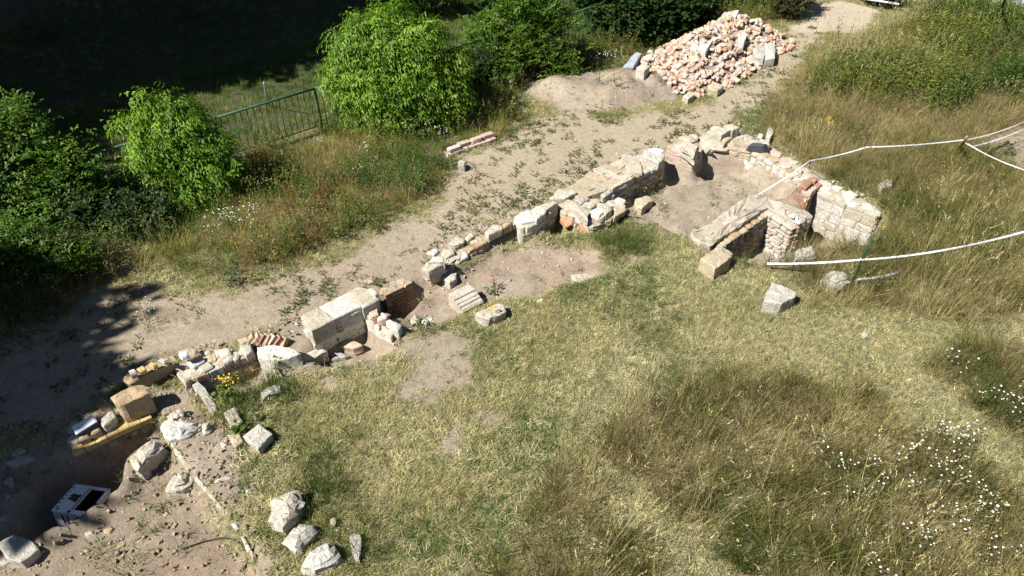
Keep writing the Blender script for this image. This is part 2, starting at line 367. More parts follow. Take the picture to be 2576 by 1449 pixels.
def axis(lo, hi, step, far_lo, far_hi):
    a = list(np.arange(lo, hi + 1e-6, step))
    s = step; v = lo; pre = []
    while v > far_lo: s *= 1.25; v -= s; pre.append(v)
    s = step; v = hi; post = []
    while v < far_hi: s *= 1.25; v += s; post.append(v)
    return np.array(pre[::-1] + a + post)
gx = axis(-12.0, 12.0, 0.08, -150, 150); gy = axis(2.5, 24.0, 0.08, -120, 260)
GX, GY = np.meshgrid(gx, gy)
fx, fy = GX.ravel(), GY.ravel()
GZ = zground(fx, fy)

def region_weights(x, y):
    """local ground cover (0..1 each), edges broken up by noise"""
    jit = (fbm(x, y, 1.3, 4, 41) - 0.5)
    w = {}
    w['path'] = sstep(0.25, -0.25, sd(PATH, x, y) + jit * 1.0)
    s = np.zeros_like(x)
    for q in SOILS: s = np.maximum(s, sstep(0.12, -0.15, sd(q, x, y) + jit * 0.5))
    for q in PATCHES: s = np.maximum(s, 0.95 * sstep(0.10, -0.12, sd(q, x, y) + jit * 0.55))
    w['soil'] = s
    m = np.zeros_like(x)
    for q in MEADOWS: m = np.maximum(m, sstep(0.12, -0.12, sd(q, x, y) + jit * 0.45))
    w['meadow'] = m * (1 - s)
    nn = np.zeros_like(x)
    for q in NETTLE: nn = np.maximum(nn, sstep(0.4, -0.4, sd(q, x, y) + jit * 2.0))
    w['nettle'] = nn
    w['strip'] = sstep(0.2, -0.25, sd(STRIP, x, y) + jit * 0.8) * (1 - w['path'])
    fd = (x - FA.x) * fnor.x + (y - FA.y) * fnor.y
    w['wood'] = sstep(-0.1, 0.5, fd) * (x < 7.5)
    w['pad'] = sstep(0.12, -0.12, sd(PAD, x, y) + jit * 0.5)
    w['road'] = sstep(0.1, -0.1, sd(ROAD, x, y))
    return w
RW = region_weights(fx, fy)
def C(*c): return np.array(c)
nz1 = fbm(fx, fy, 0.8, 4, 51)[:, None]; nz2 = fbm(fx, fy, 3.5, 4, 61)[:, None]; nz3 = fbm(fx, fy, 0.35, 3, 71)[:, None]
lawn_c = C(.24, .21, .11) * (1 - nz2) + C(.35, .30, .175) * nz2
lawn_c = lawn_c * (1 - sstep(.5, .62, nz1) * .5) + C(.13, .14, .06) * sstep(.5, .62, nz1) * .5
col = lawn_c
def lay(col, w, c):
    return col * (1 - w[:, None]) + c * w[:, None]
col = lay(col, RW['meadow'], C(.19, .16, .08) * (1 - nz2) + C(.28, .24, .12) * nz2)
col = lay(col, RW['nettle'], C(.07, .08, .03) * (1 - nz2) + C(.10, .10, .045) * nz2)
col = lay(col, RW['strip'], C(.19, .16, .08) * (1 - nz2) + C(.29, .24, .13) * nz2)
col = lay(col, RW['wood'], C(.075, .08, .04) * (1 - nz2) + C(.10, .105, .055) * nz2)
pathc = C(.36, .29, .205) * (1 - nz1) + C(.43, .36, .27) * nz1
pathc = pathc * (1 - .5 * sstep(.52, .68, nz2)) + C(.30, .235, .165) * .5 * sstep(.52, .68, nz2)
sandy = sstep(-2.5, 1.5, fx + 0.35 * (fy - 9))[:, None]           # path colour turns paler and yellower towards the heap
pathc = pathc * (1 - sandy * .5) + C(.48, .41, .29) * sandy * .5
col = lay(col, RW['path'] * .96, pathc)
soilc = C(.29, .235, .17) * (1 - nz2) + C(.44, .375, .29) * nz2
pink = sstep(.5, .65, nz1); soilc = soilc * (1 - .35 * pink) + C(.40, .29, .21) * .35 * pink
dugout = sstep(.3, -.3, sd(SOILB, fx, fy))[:, None]; soilc = soilc * (1 - dugout * .5) + C(.29, .215, .15) * dugout * .5
col = lay(col, RW['soil'], soilc)
pd = sstep(.1, -.2, np.minimum(sd(PIT, fx, fy), sd(PITH, fx, fy)))
col = lay(col, RW['pad'], C(.48, .40, .29) * (1 - nz1) + C(.55, .47, .35) * nz1)
col = lay(col, RW['road'], C(.40, .40, .42) + 0 * nz1)
rgba = np.concatenate([col, np.ones((len(col), 1))], 1)
ny, nx = GX.shape
idx = np.arange(nx * ny).reshape(ny, nx)
quads = np.stack([idx[:-1, :-1], idx[:-1, 1:], idx[1:, 1:], idx[1:, :-1]], -1).reshape(-1, 4)

m, n, l, b = new_mat('ground_cover', 0.95, 0.08)
at = N(n, 'ShaderNodeAttribute', attribute_type='GEOMETRY', attribute_name='cover')
geo = N(n, 'ShaderNodeNewGeometry')
t1 = N(n, 'ShaderNodeTexNoise', i_Scale=11.0, i_Detail=7.0, i_Roughness=0.75); t2 = N(n, 'ShaderNodeTexNoise', i_Scale=60.0, i_Detail=5.0, i_Roughness=0.8)
vo = N(n, 'ShaderNodeTexVoronoi', i_Scale=26.0)
for q in (t1, t2, vo): l.new(geo.outputs['Position'], q.inputs['Vector'])
r1 = ramp(n, [(0.3, (.72, .70, .68)), (0.7, (1.2, 1.2, 1.2))]); l.new(t1.outputs[0], r1.inputs[0])
c = mixc(n, l, 1.0, at.outputs['Color'], r1.outputs[0], 'MULTIPLY')
r2 = ramp(n, [(0.35, (.75, .75, .75)), (0.65, (1.2, 1.2, 1.2))]); l.new(t2.outputs[0], r2.inputs[0])
c = mixc(n, l, 1.0, c, r2.outputs[0], 'MULTIPLY')
rv = ramp(n, [(0.0, (1, 1, 1)), (0.16, (1, 1, 1)), (0.22, (0, 0, 0))]); l.new(vo.outputs['Distance'], rv.inputs[0])
sep = N(n, 'ShaderNodeSeparateColor'); l.new(vo.outputs['Color'], sep.inputs[0])
gt = N(n, 'ShaderNodeMath', operation='GREATER_THAN'); l.new(sep.outputs[0], gt.inputs[0]); gt.inputs[1].default_value = 0.8
mu = N(n, 'ShaderNodeMath', operation='MULTIPLY'); l.new(gt.outputs[0], mu.inputs[0]); l.new(rv.outputs[0], mu.inputs[1])
mu2 = N(n, 'ShaderNodeMath', operation='MULTIPLY'); l.new(mu.outputs[0], mu2.inputs[0]); mu2.inputs[1].default_value = 0.5
c = mixc(n, l, mu2.outputs[0], c, (.50, .45, .36))               # small pebbles
l.new(c, b.inputs['Base Color'])
ad = N(n, 'ShaderNodeMath', operation='MULTIPLY_ADD'); l.new(t1.outputs[0], ad.inputs[0]); ad.inputs[1].default_value = 1.6; l.new(t2.outputs[0], ad.inputs[2])
bp = N(n, 'ShaderNodeBump', i_Strength=0.8, i_Distance=0.03); l.new(ad.outputs[0], bp.inputs['Height']); l.new(bp.outputs[0], b.inputs['Normal'])
M['ground'] = m
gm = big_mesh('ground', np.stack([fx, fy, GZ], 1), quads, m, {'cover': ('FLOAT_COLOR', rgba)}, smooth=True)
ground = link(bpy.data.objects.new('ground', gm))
tag(ground, kind='structure')
# ------------------------------------------------------------------ stones
def stone_shape(top, zb, seed, rough=0.018, taper=1.0, bev=0.014, seg=0.07, dome=0.006, rings=3):
    """top: list of world Vectors round the upper face; returns (origin, verts, faces) of a rough-hewn block down to zb"""
    cen = sum(top, Vector()) / len(top)
    if sum((top[i].x * top[(i + 1) % len(top)].y - top[(i + 1) % len(top)].x * top[i].y) for i in range(len(top))) < 0:
        top = top[::-1]
    per = sum((top[i] - top[i - 1]).length for i in range(len(top)))
    seg = max(seg, per / 40)
    out = []
    for i in range(len(top)):
        a, b_ = top[i], top[(i + 1) % len(top)]
        k = max(1, round((b_ - a).length / seg))
        for j in range(k): out.append(a.lerp(b_, j / k))
    # soften the corners a little
    out = [(out[i - 1] + out[i] * 12 + out[(i + 1) % len(out)]) / 14 for i in range(len(out))]
    K = len(out); org = Vector((cen.x, cen.y, zb))
    off = Vector((seed * 3.7, seed * 1.3, seed * 2.1))
    V = []; Fc = []
    def ring(fn):
        for p in out: V.append(fn(p))
    hh = [p.z - zb for p in out]
    def inset(p, s, dz): 
        q = cen.lerp(p, s); return Vector((q.x, q.y, q.z + dz))
    ring(lambda p: inset(p, 0.45, dome)); ring(lambda p: inset(p, 0.75, dome * .5))
    rr = min(1 - bev / max(0.03, per / 8), 0.97)
    ring(lambda p: inset(p, rr, 0))
    ring(lambda p: Vector((p.x, p.y, p.z - min(bev, (p.z - zb) * .3))))
    for j in range(1, rings + 1):
        f = j / rings
        ring(lambda p: Vector((cen.x + (p.x - cen.x) * (1 + (taper - 1) * f), cen.y + (p.y - cen.y) * (1 + (taper - 1) * f), (p.z - bev) * (1 - f) + zb * f)))
    V.append(Vector((cen.x, cen.y, cen.z + dome * 1.2))); V.append(org.copy())
    for i, p in enumerate(V[:-1]):
        q = p * 5.0 + off
        d = noise.noise_vector(q) * rough * .9 + noise.noise_vector(q * 2.6) * rough * .8 + noise.noise_vector(q * 6.5) * rough * .5
        V[i] = p + d
    nr = 4 + rings; ct = len(V) - 2; cb = len(V) - 1
    for i in range(K):
        j = (i + 1) % K
        Fc.append((ct, i, j))
        for r in range(nr - 1): Fc.append((r * K + i, (r + 1) * K + i, (r + 1) * K + j, r * K + j))
        Fc.append(((nr - 1) * K + i, cb, (nr - 1) * K + j))
    return org, [v - org for v in V], Fc
_seed = [0]
def stone(name, pts, zt, zb, mat, label=None, cat='stone', group=None, parent=None, rough=0.018, **kw):
    """a block surveyed by the outline of its upper face (photo sightings at height zt)"""
    _seed[0] += 1
    top = PL(pts, zt)
    if label and parent is None: zt = min(zt, zb + 0.7 * area(top) ** .5); top = PL(pts, zt)
    org, V, Fc = stone_shape(top, zb, _seed[0], rough, **kw)
    o = make(name, V, Fc, M[mat], parent, pos_under(parent, org))
    if label: tag(o, label, cat, group)
    return o
def area(top):
    return abs(sum(top[i - 1].x * top[i].y - top[i].x * top[i - 1].y for i in range(len(top)))) / 2
def loose(pts, h, mat, label, sink=0.05, name='stone_block', cat='stone', group=None, tilt=0.0, **kw):
    """a loose block resting on the ground: zt is worked out from the ground below it"""
    g = 0.0; h = min(h, 0.6 * area(PL(pts, h)) ** .5)
    for _ in range(3):
        w = PL(pts, g + h); g = float(np.mean(zground([q.x for q in w], [q.y for q in w])))
    return stone(name, pts, g + h, g - sink, mat, label, cat, group, **kw)

def unit_block(seed, rough=0.05, bev=0.09, cuts=2):
    bm = bmesh.new(); bmesh.ops.create_cube(bm, size=1.0)
    rnd = random.Random(seed)
    for v in bm.verts:
        v.co += Vector((rnd.uniform(-1, 1), rnd.uniform(-1, 1), rnd.uniform(-1, 1))) * rough
    bmesh.ops.bevel(bm, geom=list(bm.edges), offset=bev, segments=1, affect='EDGES')
    if cuts:
        bmesh.ops.subdivide_edges(bm, edges=[e for e in bm.edges if e.calc_length() > 0.4], cuts=cuts - 1, use_grid_fill=True)
        for v in bm.verts: v.co += noise.noise_vector(v.co * 2.3 + Vector((seed * 3.1, 0, seed))) * rough
    bmesh.ops.triangulate(bm, faces=[f for f in bm.faces if len(f.verts) > 4])
    me = bpy.data.meshes.new('block'); bm.to_mesh(me); bm.free(); return me
def unit_rock(seed, n=15, boxy=0.55):
    bm = bmesh.new(); rnd = random.Random(seed)
    for _ in range(n):
        p = Vector((rnd.gauss(0, 1), rnd.gauss(0, 1), rnd.gauss(0, 1))).normalized()
        mx = max(abs(p.x), abs(p.y), abs(p.z)); q = p.lerp(p / mx, boxy) * 0.5 * rnd.uniform(0.85, 1.1)
        bm.verts.new(q)
    r = bmesh.ops.convex_hull(bm, input=list(bm.verts))
    bmesh.ops.delete(bm, geom=[v for v in bm.verts if not v.link_faces], context='VERTS')
    bmesh.ops.bevel(bm, geom=list(bm.edges), offset=0.03, segments=1, affect='EDGES')
    me = bpy.data.meshes.new('rock'); bm.to_mesh(me); bm.free(); return me
_pool = {}
def pool(kind, mat, k):
    key = (kind, mat, k)
    if key not in _pool:
        if kind == 'rub': me = unit_block(100 + k, 0.09, 0.16, 2)
        elif kind == 'ash': me = unit_block(200 + k, 0.045, 0.07, 2)
        elif kind == 'brick': me = unit_block(300 + k, 0.025, 0.03, 0)
        elif kind == 'half': me = unit_block(400 + k, 0.12, 0.09, 0)
        elif kind == 'tile':
            bm = bmesh.new(); rnd = random.Random(k)
            vs_ = []
            for yy, s in ((-.5, 1), (.35, 1), (.5, .86)):
                vs_.append([bm.verts.new((math.cos(a) * .56 * s, yy, math.sin(a) * .56 * s)) for a in [math.pi / 6 + i * math.pi / 3 for i in range(6)]])
            for a_, b_ in ((0, 1), (1, 2)):
                for i in range(6): bm.faces.new((vs_[a_][i], vs_[a_][(i + 1) % 6], vs_[b_][(i + 1) % 6], vs_[b_][i]))
            bm.faces.new(vs_[2]); bm.faces.new(vs_[0][::-1])
            bmesh.ops.recalc_face_normals(bm, faces=list(bm.faces))
            me = bpy.data.meshes.new('tile'); bm.to_mesh(me); bm.free()
        elif kind == 'chip':
            bm = bmesh.new(); rnd = random.Random(600 + k)
            for _ in range(8):
                p = Vector((rnd.gauss(0, 1), rnd.gauss(0, 1), rnd.gauss(0, 1))).normalized(); bm.verts.new(p * rnd.uniform(.42, .56))
            bmesh.ops.convex_hull(bm, input=list(bm.verts))
            bmesh.ops.delete(bm, geom=[v for v in bm.verts if not v.link_faces], context='VERTS')
            me = bpy.data.meshes.new('chip'); bm.to_mesh(me); bm.free()
        else: me = unit_rock(500 + k)
        me.materials.append(M[mat]); _pool[key] = me
    return _pool[key]
def piece(name, kind, mat, k, loc, rot, scl, parent=None):
    o = bpy.data.objects.new(name, pool(kind, mat, k))
    o.location = pos_under(parent, loc); o.rotation_euler = rot; o.scale = scl
    return link(o, parent)
STY = {  # kind, length range, course height, depth, gap, jitter, piece name
    'rubble': ('rub', (.14, .34), .13, .16, .018, .02, 'stone'), 'ashlar': ('ash', (.26, .52), .19, .2, .008, .008, 'stone'),
    'brick': ('brick', (.23, .26), .075, .12, .012, .006, 'brick'), 'thin': ('rub', (.14, .30), .085, .14, .012, .012, 'stone'),
    'tile': ('tile', (.115, .115), .10, .03, 0.0, .003, 'tile')}
def face(parent, A, B, zt, zb, style, mats, out, courses=None, seed=0):
    """courses of separate pieces on the vertical face A-B (world xy); out: a world point on the open side"""
    kind, ln, ch, dep, gap, jit, nm = STY[style]
    A = Vector((A[0], A[1], 0)); B = Vector((B[0], B[1], 0))
    d = B - A; L = d.length; d.normalize(); nrm = Vector((d.y, -d.x, 0))
    if (Vector((out[0], out[1], 0)) - A).dot(nrm) < 0: nrm = -nrm
    yaw = math.atan2(nrm.y, nrm.x) - math.pi / 2      # local +y looks outwards
    rnd = random.Random(seed * 7 + 3)
    z = min(zb); row = 0
    ztm = max(zt)
    while z < ztm - 0.02:
        h = ch * (rnd.uniform(.8, 1.2) if style != 'brick' and style != 'tile' else 1)
        x = -rnd.uniform(0, ln[0] * .7) if style != 'tile' else (-.057 if row % 2 else 0)
        while x < L - 0.03:
            w = rnd.uniform(*ln)
            x0, x1 = max(0, x), min(L, x + w)
            f = min(1, max(0, (x0 + x1) / 2 / L))
            top = zt[0] * (1 - f) + zt[1] * f; bot = zb[0] * (1 - f) + zb[1] * f
            hh = min(h, top - z)
            if x1 - x0 > 0.05 and hh > 0.035 and z + hh > bot:
                c = A + d * ((x0 + x1) / 2) - nrm * (dep / 2 - 0.015 - rnd.uniform(0, jit))
                c.z = z + hh / 2
                if style == 'tile': sc = (.115, dep, .115)
                else: sc = (x1 - x0 - gap, dep, hh - gap)
                j = jit * .8
                piece(nm, kind, rnd.choice(mats), rnd.randrange(6), c, (rnd.uniform(-j, j) * 2, rnd.uniform(-j, j) * 2, yaw + rnd.uniform(-j, j) * 2 + (parent.rotation_euler.z * -1 if parent else 0)), sc, parent)
            x += w
        z += h; row += 1
def rubble_top(parent, poly, z, n, size, mats, seed=0, thick=(.05, .12), kind='rub', name='stone'):
    """flat stones lying on a wall head inside the plan polygon"""
    rnd = random.Random(seed + 99)
    xs = [p[0] for p in poly]; ys = [p[1] for p in poly]
    got = []; tries = 0
    while len(got) < n and tries < n * 60:
        tries += 1
        x, y = rnd.uniform(min(xs), max(xs)), rnd.uniform(min(ys), max(ys))
        s = rnd.uniform(*size)
        if float(sd(poly, np.array([x]), np.array([y]))[0]) > -s * .3: continue
        if any((x - a) ** 2 + (y - b_) ** 2 < (.36 * (s + c)) ** 2 for a, b_, c in got): continue
        got.append((x, y, s))
        t = rnd.uniform(*thick)
        piece(name, kind, rnd.choice(mats), rnd.randrange(6), (x, y, z + t * .25), (rnd.uniform(-.15, .15), rnd.uniform(-.15, .15), rnd.uniform(0, 6.28)), (s * rnd.uniform(.8, 1.3), s * rnd.uniform(.6, 1), t), parent)
def ruin(name, label, top, zt, zb, core='mortar', faces=(), tops=None, cat='wall', rough=0.03, core_drop=0.03, pieces=()):
    """a stretch of standing masonry: mortared core, coursed faces (edge index pairs of top), stones on its head"""
    pl = PL(top, zt); cen = sum(pl, Vector()) / len(pl)
    e = empty(name, (cen.x, cen.y, zb), label, cat); e['kind'] = 'thing'
    inner = [Vector((p.x, p.y, p.z - core_drop)) for p in pl]
    _seed[0] += 1
    org, V, Fc = stone_shape(inner, zb, _seed[0], rough, bev=.02, seg=.12)
    if len(pieces) == 0: make('core', V, Fc, M[core], e, pos_under(e, org))
    for q in pieces:
        _seed[0] += 1
        org, V, Fc = stone_shape([Vector((p.x, p.y, p.z - core_drop)) for p in PL(q, zt)], zb, _seed[0], rough, bev=.02, seg=.1)
        make('core', V, Fc, M[core], e, pos_under(e, org))
    out_d = {}
    for k, fc in enumerate(faces):
        i, j, style, mats, fzb = fc[:5]
        fzt = fc[5] if len(fc) > 5 else (pl[i].z, pl[j].z)
        A, B = pl[i], pl[j]
        mid = (A + B) / 2; o = mid + (mid - cen) * 2
        dd = (B - A); nn = Vector((dd.y, -dd.x, 0))
        if nn.dot(mid - cen) < 0: nn = -nn
        face(e, A, B, fzt, fzb, style, mats, (mid + nn), seed=_seed[0] * 5 + k)
    if tops:
        n_, size, mats = tops[:3]
        rubble_top(e, [(p.x, p.y) for p in pl], float(np.mean([p.z for p in pl])) - core_drop, n_, size, mats, _seed[0], *tops[3:])
    return e
def tube(pts, r, mat_name, name, parent=None, sides=7, label=None, cat=None, group=None, org=None):
    pts = [Vector(p) for p in pts]; org = Vector(org) if org is not None else pts[0]
    V = []; Fc = []
    rs = r if isinstance(r, (list, tuple)) else [r] * len(pts)
    for i, p in enumerate(pts):
        t = (pts[min(i + 1, len(pts) - 1)] - pts[max(i - 1, 0)]).normalized()
        a = t.orthogonal().normalized(); b_ = t.cross(a)
        for k in range(sides):
            w = 2 * math.pi * k / sides
            V.append(p - org + (a * math.cos(w) + b_ * math.sin(w)) * rs[i])
    n_ = len(pts)
    for i in range(n_ - 1):
        for k in range(sides):
            k2 = (k + 1) % sides
            Fc.append((i * sides + k, i * sides + k2, (i + 1) * sides + k2, (i + 1) * sides + k))
    Fc.append(tuple(range(sides))[::-1]); Fc.append(tuple((n_ - 1) * sides + k for k in range(sides)))
    o = make(name, V, Fc, M[mat_name], parent, pos_under(parent, org), smooth=True)
    if label: tag(o, label, cat, group)
    return o
def catenary(a, b_, sag, n=10):
    return [Vector(a).lerp(Vector(b_), i / n) - Vector((0, 0, sag * 4 * (i / n) * (1 - i / n))) for i in range(n + 1)]
# ------------------------------------------------------------------ the ruined walls, from the shaded pit up to the far corner
# footing with a yellow brick band beside the stove pit
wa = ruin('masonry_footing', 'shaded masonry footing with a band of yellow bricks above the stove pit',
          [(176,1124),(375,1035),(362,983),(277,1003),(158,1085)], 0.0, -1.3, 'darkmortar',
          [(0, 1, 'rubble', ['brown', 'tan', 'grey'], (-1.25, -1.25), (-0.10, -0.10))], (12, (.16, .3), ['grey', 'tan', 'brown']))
A_, B_ = P(176,1124,0), P(375,1035,0)
dAB = (B_ - A_); LAB = dAB.length; dAB.normalize(); yawAB = math.atan2(dAB.y, dAB.x)
nAB = Vector((dAB.y, -dAB.x, 0))
for i in range(7):
    c_ = A_ + dAB * (LAB * (i + .5) / 7) + nAB * (0.045 + random.uniform(-.004, .004)); c_.z = -.055
    piece('band_brick', 'brick', 'yellow', i % 6, c_, (0, 0, yawAB + random.uniform(-.012, .012)), (LAB / 7 - .004, .15, .085), wa)
stone('block', [(277,1001),(318,976),(362,964),(375,988),(298,1022)], .34, -.03, 'brown', parent=wa, rough=.02)
stone('block', [(252,1052),(285,1030),(293,1048),(262,1076)], .12, -.03, 'grey', parent=wa)
stone('brick', [(194,1100),(222,1088),(226,1098),(199,1110)], .09, -.02, 'brown', parent=wa, rough=.008)
stone('brick', [(224,1087),(250,1073),(253,1083),(228,1095)], .09, -.02, 'brown', parent=wa, rough=.008)
# the white enamel panel with a black smear, lying on the footing
def panel(name, pts, z, th, mat, label, cat, bowl=0.0):
    pl = PL(pts, z); cen = sum(pl, Vector()) / 4; n_ = 8
    V = []; Fc = []
    for j in range(n_ + 1):
        for i in range(n_ + 1):
            u, v = i / n_, j / n_
            p = (pl[0].lerp(pl[1], u)).lerp(pl[3].lerp(pl[2], u), v)
            p.z += bowl * (4 * v * (1 - v)) * -1
            V.append(p - cen)
    W_ = n_ + 1
    for j in range(n_):
        for i in range(n_): Fc.append((j * W_ + i, j * W_ + i + 1, (j + 1) * W_ + i + 1, (j + 1) * W_ + i))
    o = make(name, V, Fc, M[mat], None, cen, smooth=True)
    md = o.modifiers.new('thickness', 'SOLIDIFY'); md.thickness = th; md.offset = -1
    return tag(o, label, cat)
sinkp = panel('enamel_panel', [(181,1075),(234,1045),(246,1061),(192,1095)], .16, .02, 'enamel', 'white enamel panel with a black smear lying on the shaded footing', 'panel', 0.012)
sp = [P(x, y, .168) for x, y in ((200,1083),(205,1074),(215,1067),(226,1064),(224,1070),(214,1076),(206,1084))]
cs = sum(sp, Vector()) / len(sp)
make('smear', [p - cs for p in sp], [tuple(range(len(sp)))], M['black'], sinkp, pos_under(sinkp, cs))
stone('rubble_stone', [(247,1022),(262,1012),(272,1017),(262,1027),(250,1030)], .12, -.02, 'white', 'small white rubble stone on the shaded path behind the footing')

loose([(307,956),(316,941),(370,920),(424,897),(434,914),(380,940),(325,964)], .33, 'brown', 'long brown sandstone block carrying yellow and white fragments', rough=.02)
for pts, zt, mat, nm, lab in (
    ([(321,931),(338,926),(345,939),(328,946)], .45, 'white', 'rubble_stone', 'white cube stone at the left end of the brown sandstone block'),
    ([(341,927),(360,916),(369,929),(350,936)], .40, 'yellow', 'brick', 'left one of the two yellow brick pieces on the brown block'),
    ([(370,917),(381,909),(397,915),(385,925)], .42, 'yellow', 'brick', 'right one of the two yellow brick pieces on the brown block'),
    ([(395,905),(405,899),(425,905),(413,913)], .43, 'grey', 'rubble_stone', 'pale grey stone at the right end of the brown sandstone block')):
    stone(nm, pts, zt, .28, mat, lab, 'brick' if nm == 'brick' else 'stone', rough=.008)
loose([(437,912),(455,909),(481,950),(466,963),(445,946)], .22, 'lime', 'long pale stone leaning at the left foot of the rubble stack')
loose([(422,897),(440,893),(445,905),(428,910)], .35, 'tan', 'small tan stone between the brown block and the rubble stack')

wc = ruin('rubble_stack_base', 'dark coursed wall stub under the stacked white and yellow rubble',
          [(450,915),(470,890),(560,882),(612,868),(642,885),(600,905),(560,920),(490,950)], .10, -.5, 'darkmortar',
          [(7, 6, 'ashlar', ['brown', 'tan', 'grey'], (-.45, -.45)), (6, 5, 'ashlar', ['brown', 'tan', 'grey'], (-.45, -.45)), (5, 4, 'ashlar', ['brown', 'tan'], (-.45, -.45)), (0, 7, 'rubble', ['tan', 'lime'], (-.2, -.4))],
          (10, (.16, .28), ['lime', 'tan', 'white']))
for pts, zt, zb, mat, nm, lab in (
    ([(445,884),(475,873),(496,878),(490,891),(460,892)], .33, .1, 'tan', 'flat_stone', 'tan slab at the top back of the rubble stack'),
    ([(447,889),(472,883),(477,891),(457,899)], .40, .3, 'ceramic', 'tile_piece', 'white glazed piece lying uppermost on the rubble stack'),
    ([(460,901),(500,883),(509,888),(470,906)], .34, .1, 'brown', 'flat_stone', 'narrow brown slab in the middle of the rubble stack'),
    ([(467,911),(512,896),(515,907),(487,925),(472,918)], .27, .05, 'white', 'rubble_stone', 'jagged white rock at the front of the rubble stack'),
    ([(517,895),(527,888),(539,905),(527,911)], .30, .05, 'yellow', 'brick', 'single yellow brick piece at the right of the rubble stack'),
    ([(482,936),(505,922),(530,915),(540,922),(510,937),(490,948)], .16, -.1, 'lime', 'flat_stone', 'flat pale slab at the lower front of the rubble stack'),
    ([(545,884),(562,872),(580,875),(582,890),(560,900)], .34, .05, 'white', 'rubble_stone', 'larger white rock right of the yellow brick on the stack'),
    ([(560,915),(583,906),(592,891),(575,889),(562,900)], .27, .05, 'lime', 'rubble_stone', 'cream rock in front of the larger white rock on the stack'),
    ([(595,853),(620,846),(629,855),(606,864)], .42, .05, 'tan', 'stone_block', 'upright tan block at the right end of the rubble stack'),
    ([(602,872),(630,865),(636,882),(619,896)], .25, .05, 'lime', 'rubble_stone', 'rounded cream stone below the upright tan block'),
    ([(512,884),(530,880),(534,888),(518,892)], .24, .08, 'grey', 'rubble_stone', 'small grey stone behind the single yellow brick piece')):
    stone(nm, pts, zt, zb, mat, lab, 'tile' if mat == 'ceramic' else ('brick' if nm == 'brick' else 'stone'), rough=.012 if nm != 'brick' else .006)
# bricks leaning like dominoes
for i in range(7):
    f = i / 6
    p = P(632 + 82 * f, 868 - 4 * f, 0); hz = zg(p.x, p.y)
    s = 1 - .35 * f
    o = piece('leaning_brick', 'brick', ['brown', 'pinkbrick', 'brick'][i % 3], i % 6, (p.x, p.y, hz + .085 * s), (math.radians(-12), math.radians(48 + 6 * f), math.radians(30 + random.uniform(-22, 22))), (.075, .13, .22 * s))
    tag(o, ['first', 'second', 'third', 'fourth', 'fifth', 'sixth', 'seventh'][i] + ' from the left of the bricks leaning in a row', 'brick', 'bricks leaning in a row')
loose([(646,872),(690,866),(740,877),(757,890),(735,898),(675,907),(648,898)], .2, 'white', 'long white boulder slab left of the tiled wall')
loose([(730,908),(797,875),(822,877),(826,884),(757,914),(745,924)], .26, 'lime', 'long flat-topped slab with a dark side in front of the tiled wall', sink=.1)
loose([(825,889),(860,885),(880,892),(832,906)], .16, 'grey', 'dark grey wedge stone right of the long flat-topped slab')
loose([(829,926),(847,921),(852,927),(833,933)], .1, 'lime', 'small cream stone on the grass below the long flat-topped slab')
loose([(680,918),(698,922),(711,944),(697,947)], .05, 'tan', 'thin tan flagstone sunk in the soil below the white slab')

# tiled wall
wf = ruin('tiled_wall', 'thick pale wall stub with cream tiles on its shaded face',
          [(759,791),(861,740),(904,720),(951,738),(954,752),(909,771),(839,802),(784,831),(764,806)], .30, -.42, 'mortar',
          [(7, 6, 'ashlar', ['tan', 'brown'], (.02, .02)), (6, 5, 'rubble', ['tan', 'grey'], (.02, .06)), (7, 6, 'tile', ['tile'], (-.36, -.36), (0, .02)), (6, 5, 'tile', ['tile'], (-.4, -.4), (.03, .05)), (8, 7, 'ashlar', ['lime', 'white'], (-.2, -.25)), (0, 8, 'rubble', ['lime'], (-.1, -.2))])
for pts, zt, mat, zb_ in (([(759,792),(800,771),(843,801),(784,832),(764,808)], .33, 'lime', .02), ([(800,771),(862,741),(912,769),(843,801)], .32, 'white', .04),
                     ([(860,741),(904,719),(921,727),(946,741),(912,767)], .36, 'lime', .1), ([(905,757),(950,739),(954,753),(912,776)], .35, 'grey', .1), ([(921,727),(936,722),(952,736),(944,742)], .42, 'lime', .3)):
    stone('block', pts, zt, zb_, mat, parent=wf, rough=.009)
wp = ruin('tiled_cross_wall', 'low broken cross wall with tiled left side and red brick top',
          [(915,783,.2),(938,772,.2),(953,775,.15),(985,803,0),(1012,828,-.08),(998,868,-.12),(955,830,.02)], .05, -.45, 'mortar',
          [(0, 6, 'tile', ['tile', 'white'], (-.4, -.3)), (6, 5, 'tile', ['tile', 'white'], (-.3, -.2)), (2, 3, 'brick', ['brick'], (-.5, -.4))])
for pts, zt, mat in (([(920,778),(938,768),(951,775),(953,790),(935,797)], .22, 'paleorange'), ([(945,792),(962,783),(978,790),(972,800),(950,806)], .17, 'pinkbrick'), ([(971,806),(980,801),(1011,817),(1001,832),(973,822)], .12, 'white'), ([(952,808),(970,822),(990,838),(985,850),(960,832)], .02, 'pinkbrick')):
    stone('brick' if 'brick' in mat or 'orange' in mat else 'block', pts, zt, -.1, mat, parent=wp, rough=.012)
loose([(734,808),(753,812),(758,820),(741,817)], .34, 'lime', 'small upright slab at the left end of the tiled wall', rough=.008)
loose([(914,706),(938,700),(943,708),(925,713)], .26, 'tan', 'small upright block behind the right end of the tiled wall', rough=.008)
loose([(852,868),(869,849),(880,850),(915,868),(890,876)], .16, 'tan', 'triangular tan stone at the foot of the tiles', rough=.015)

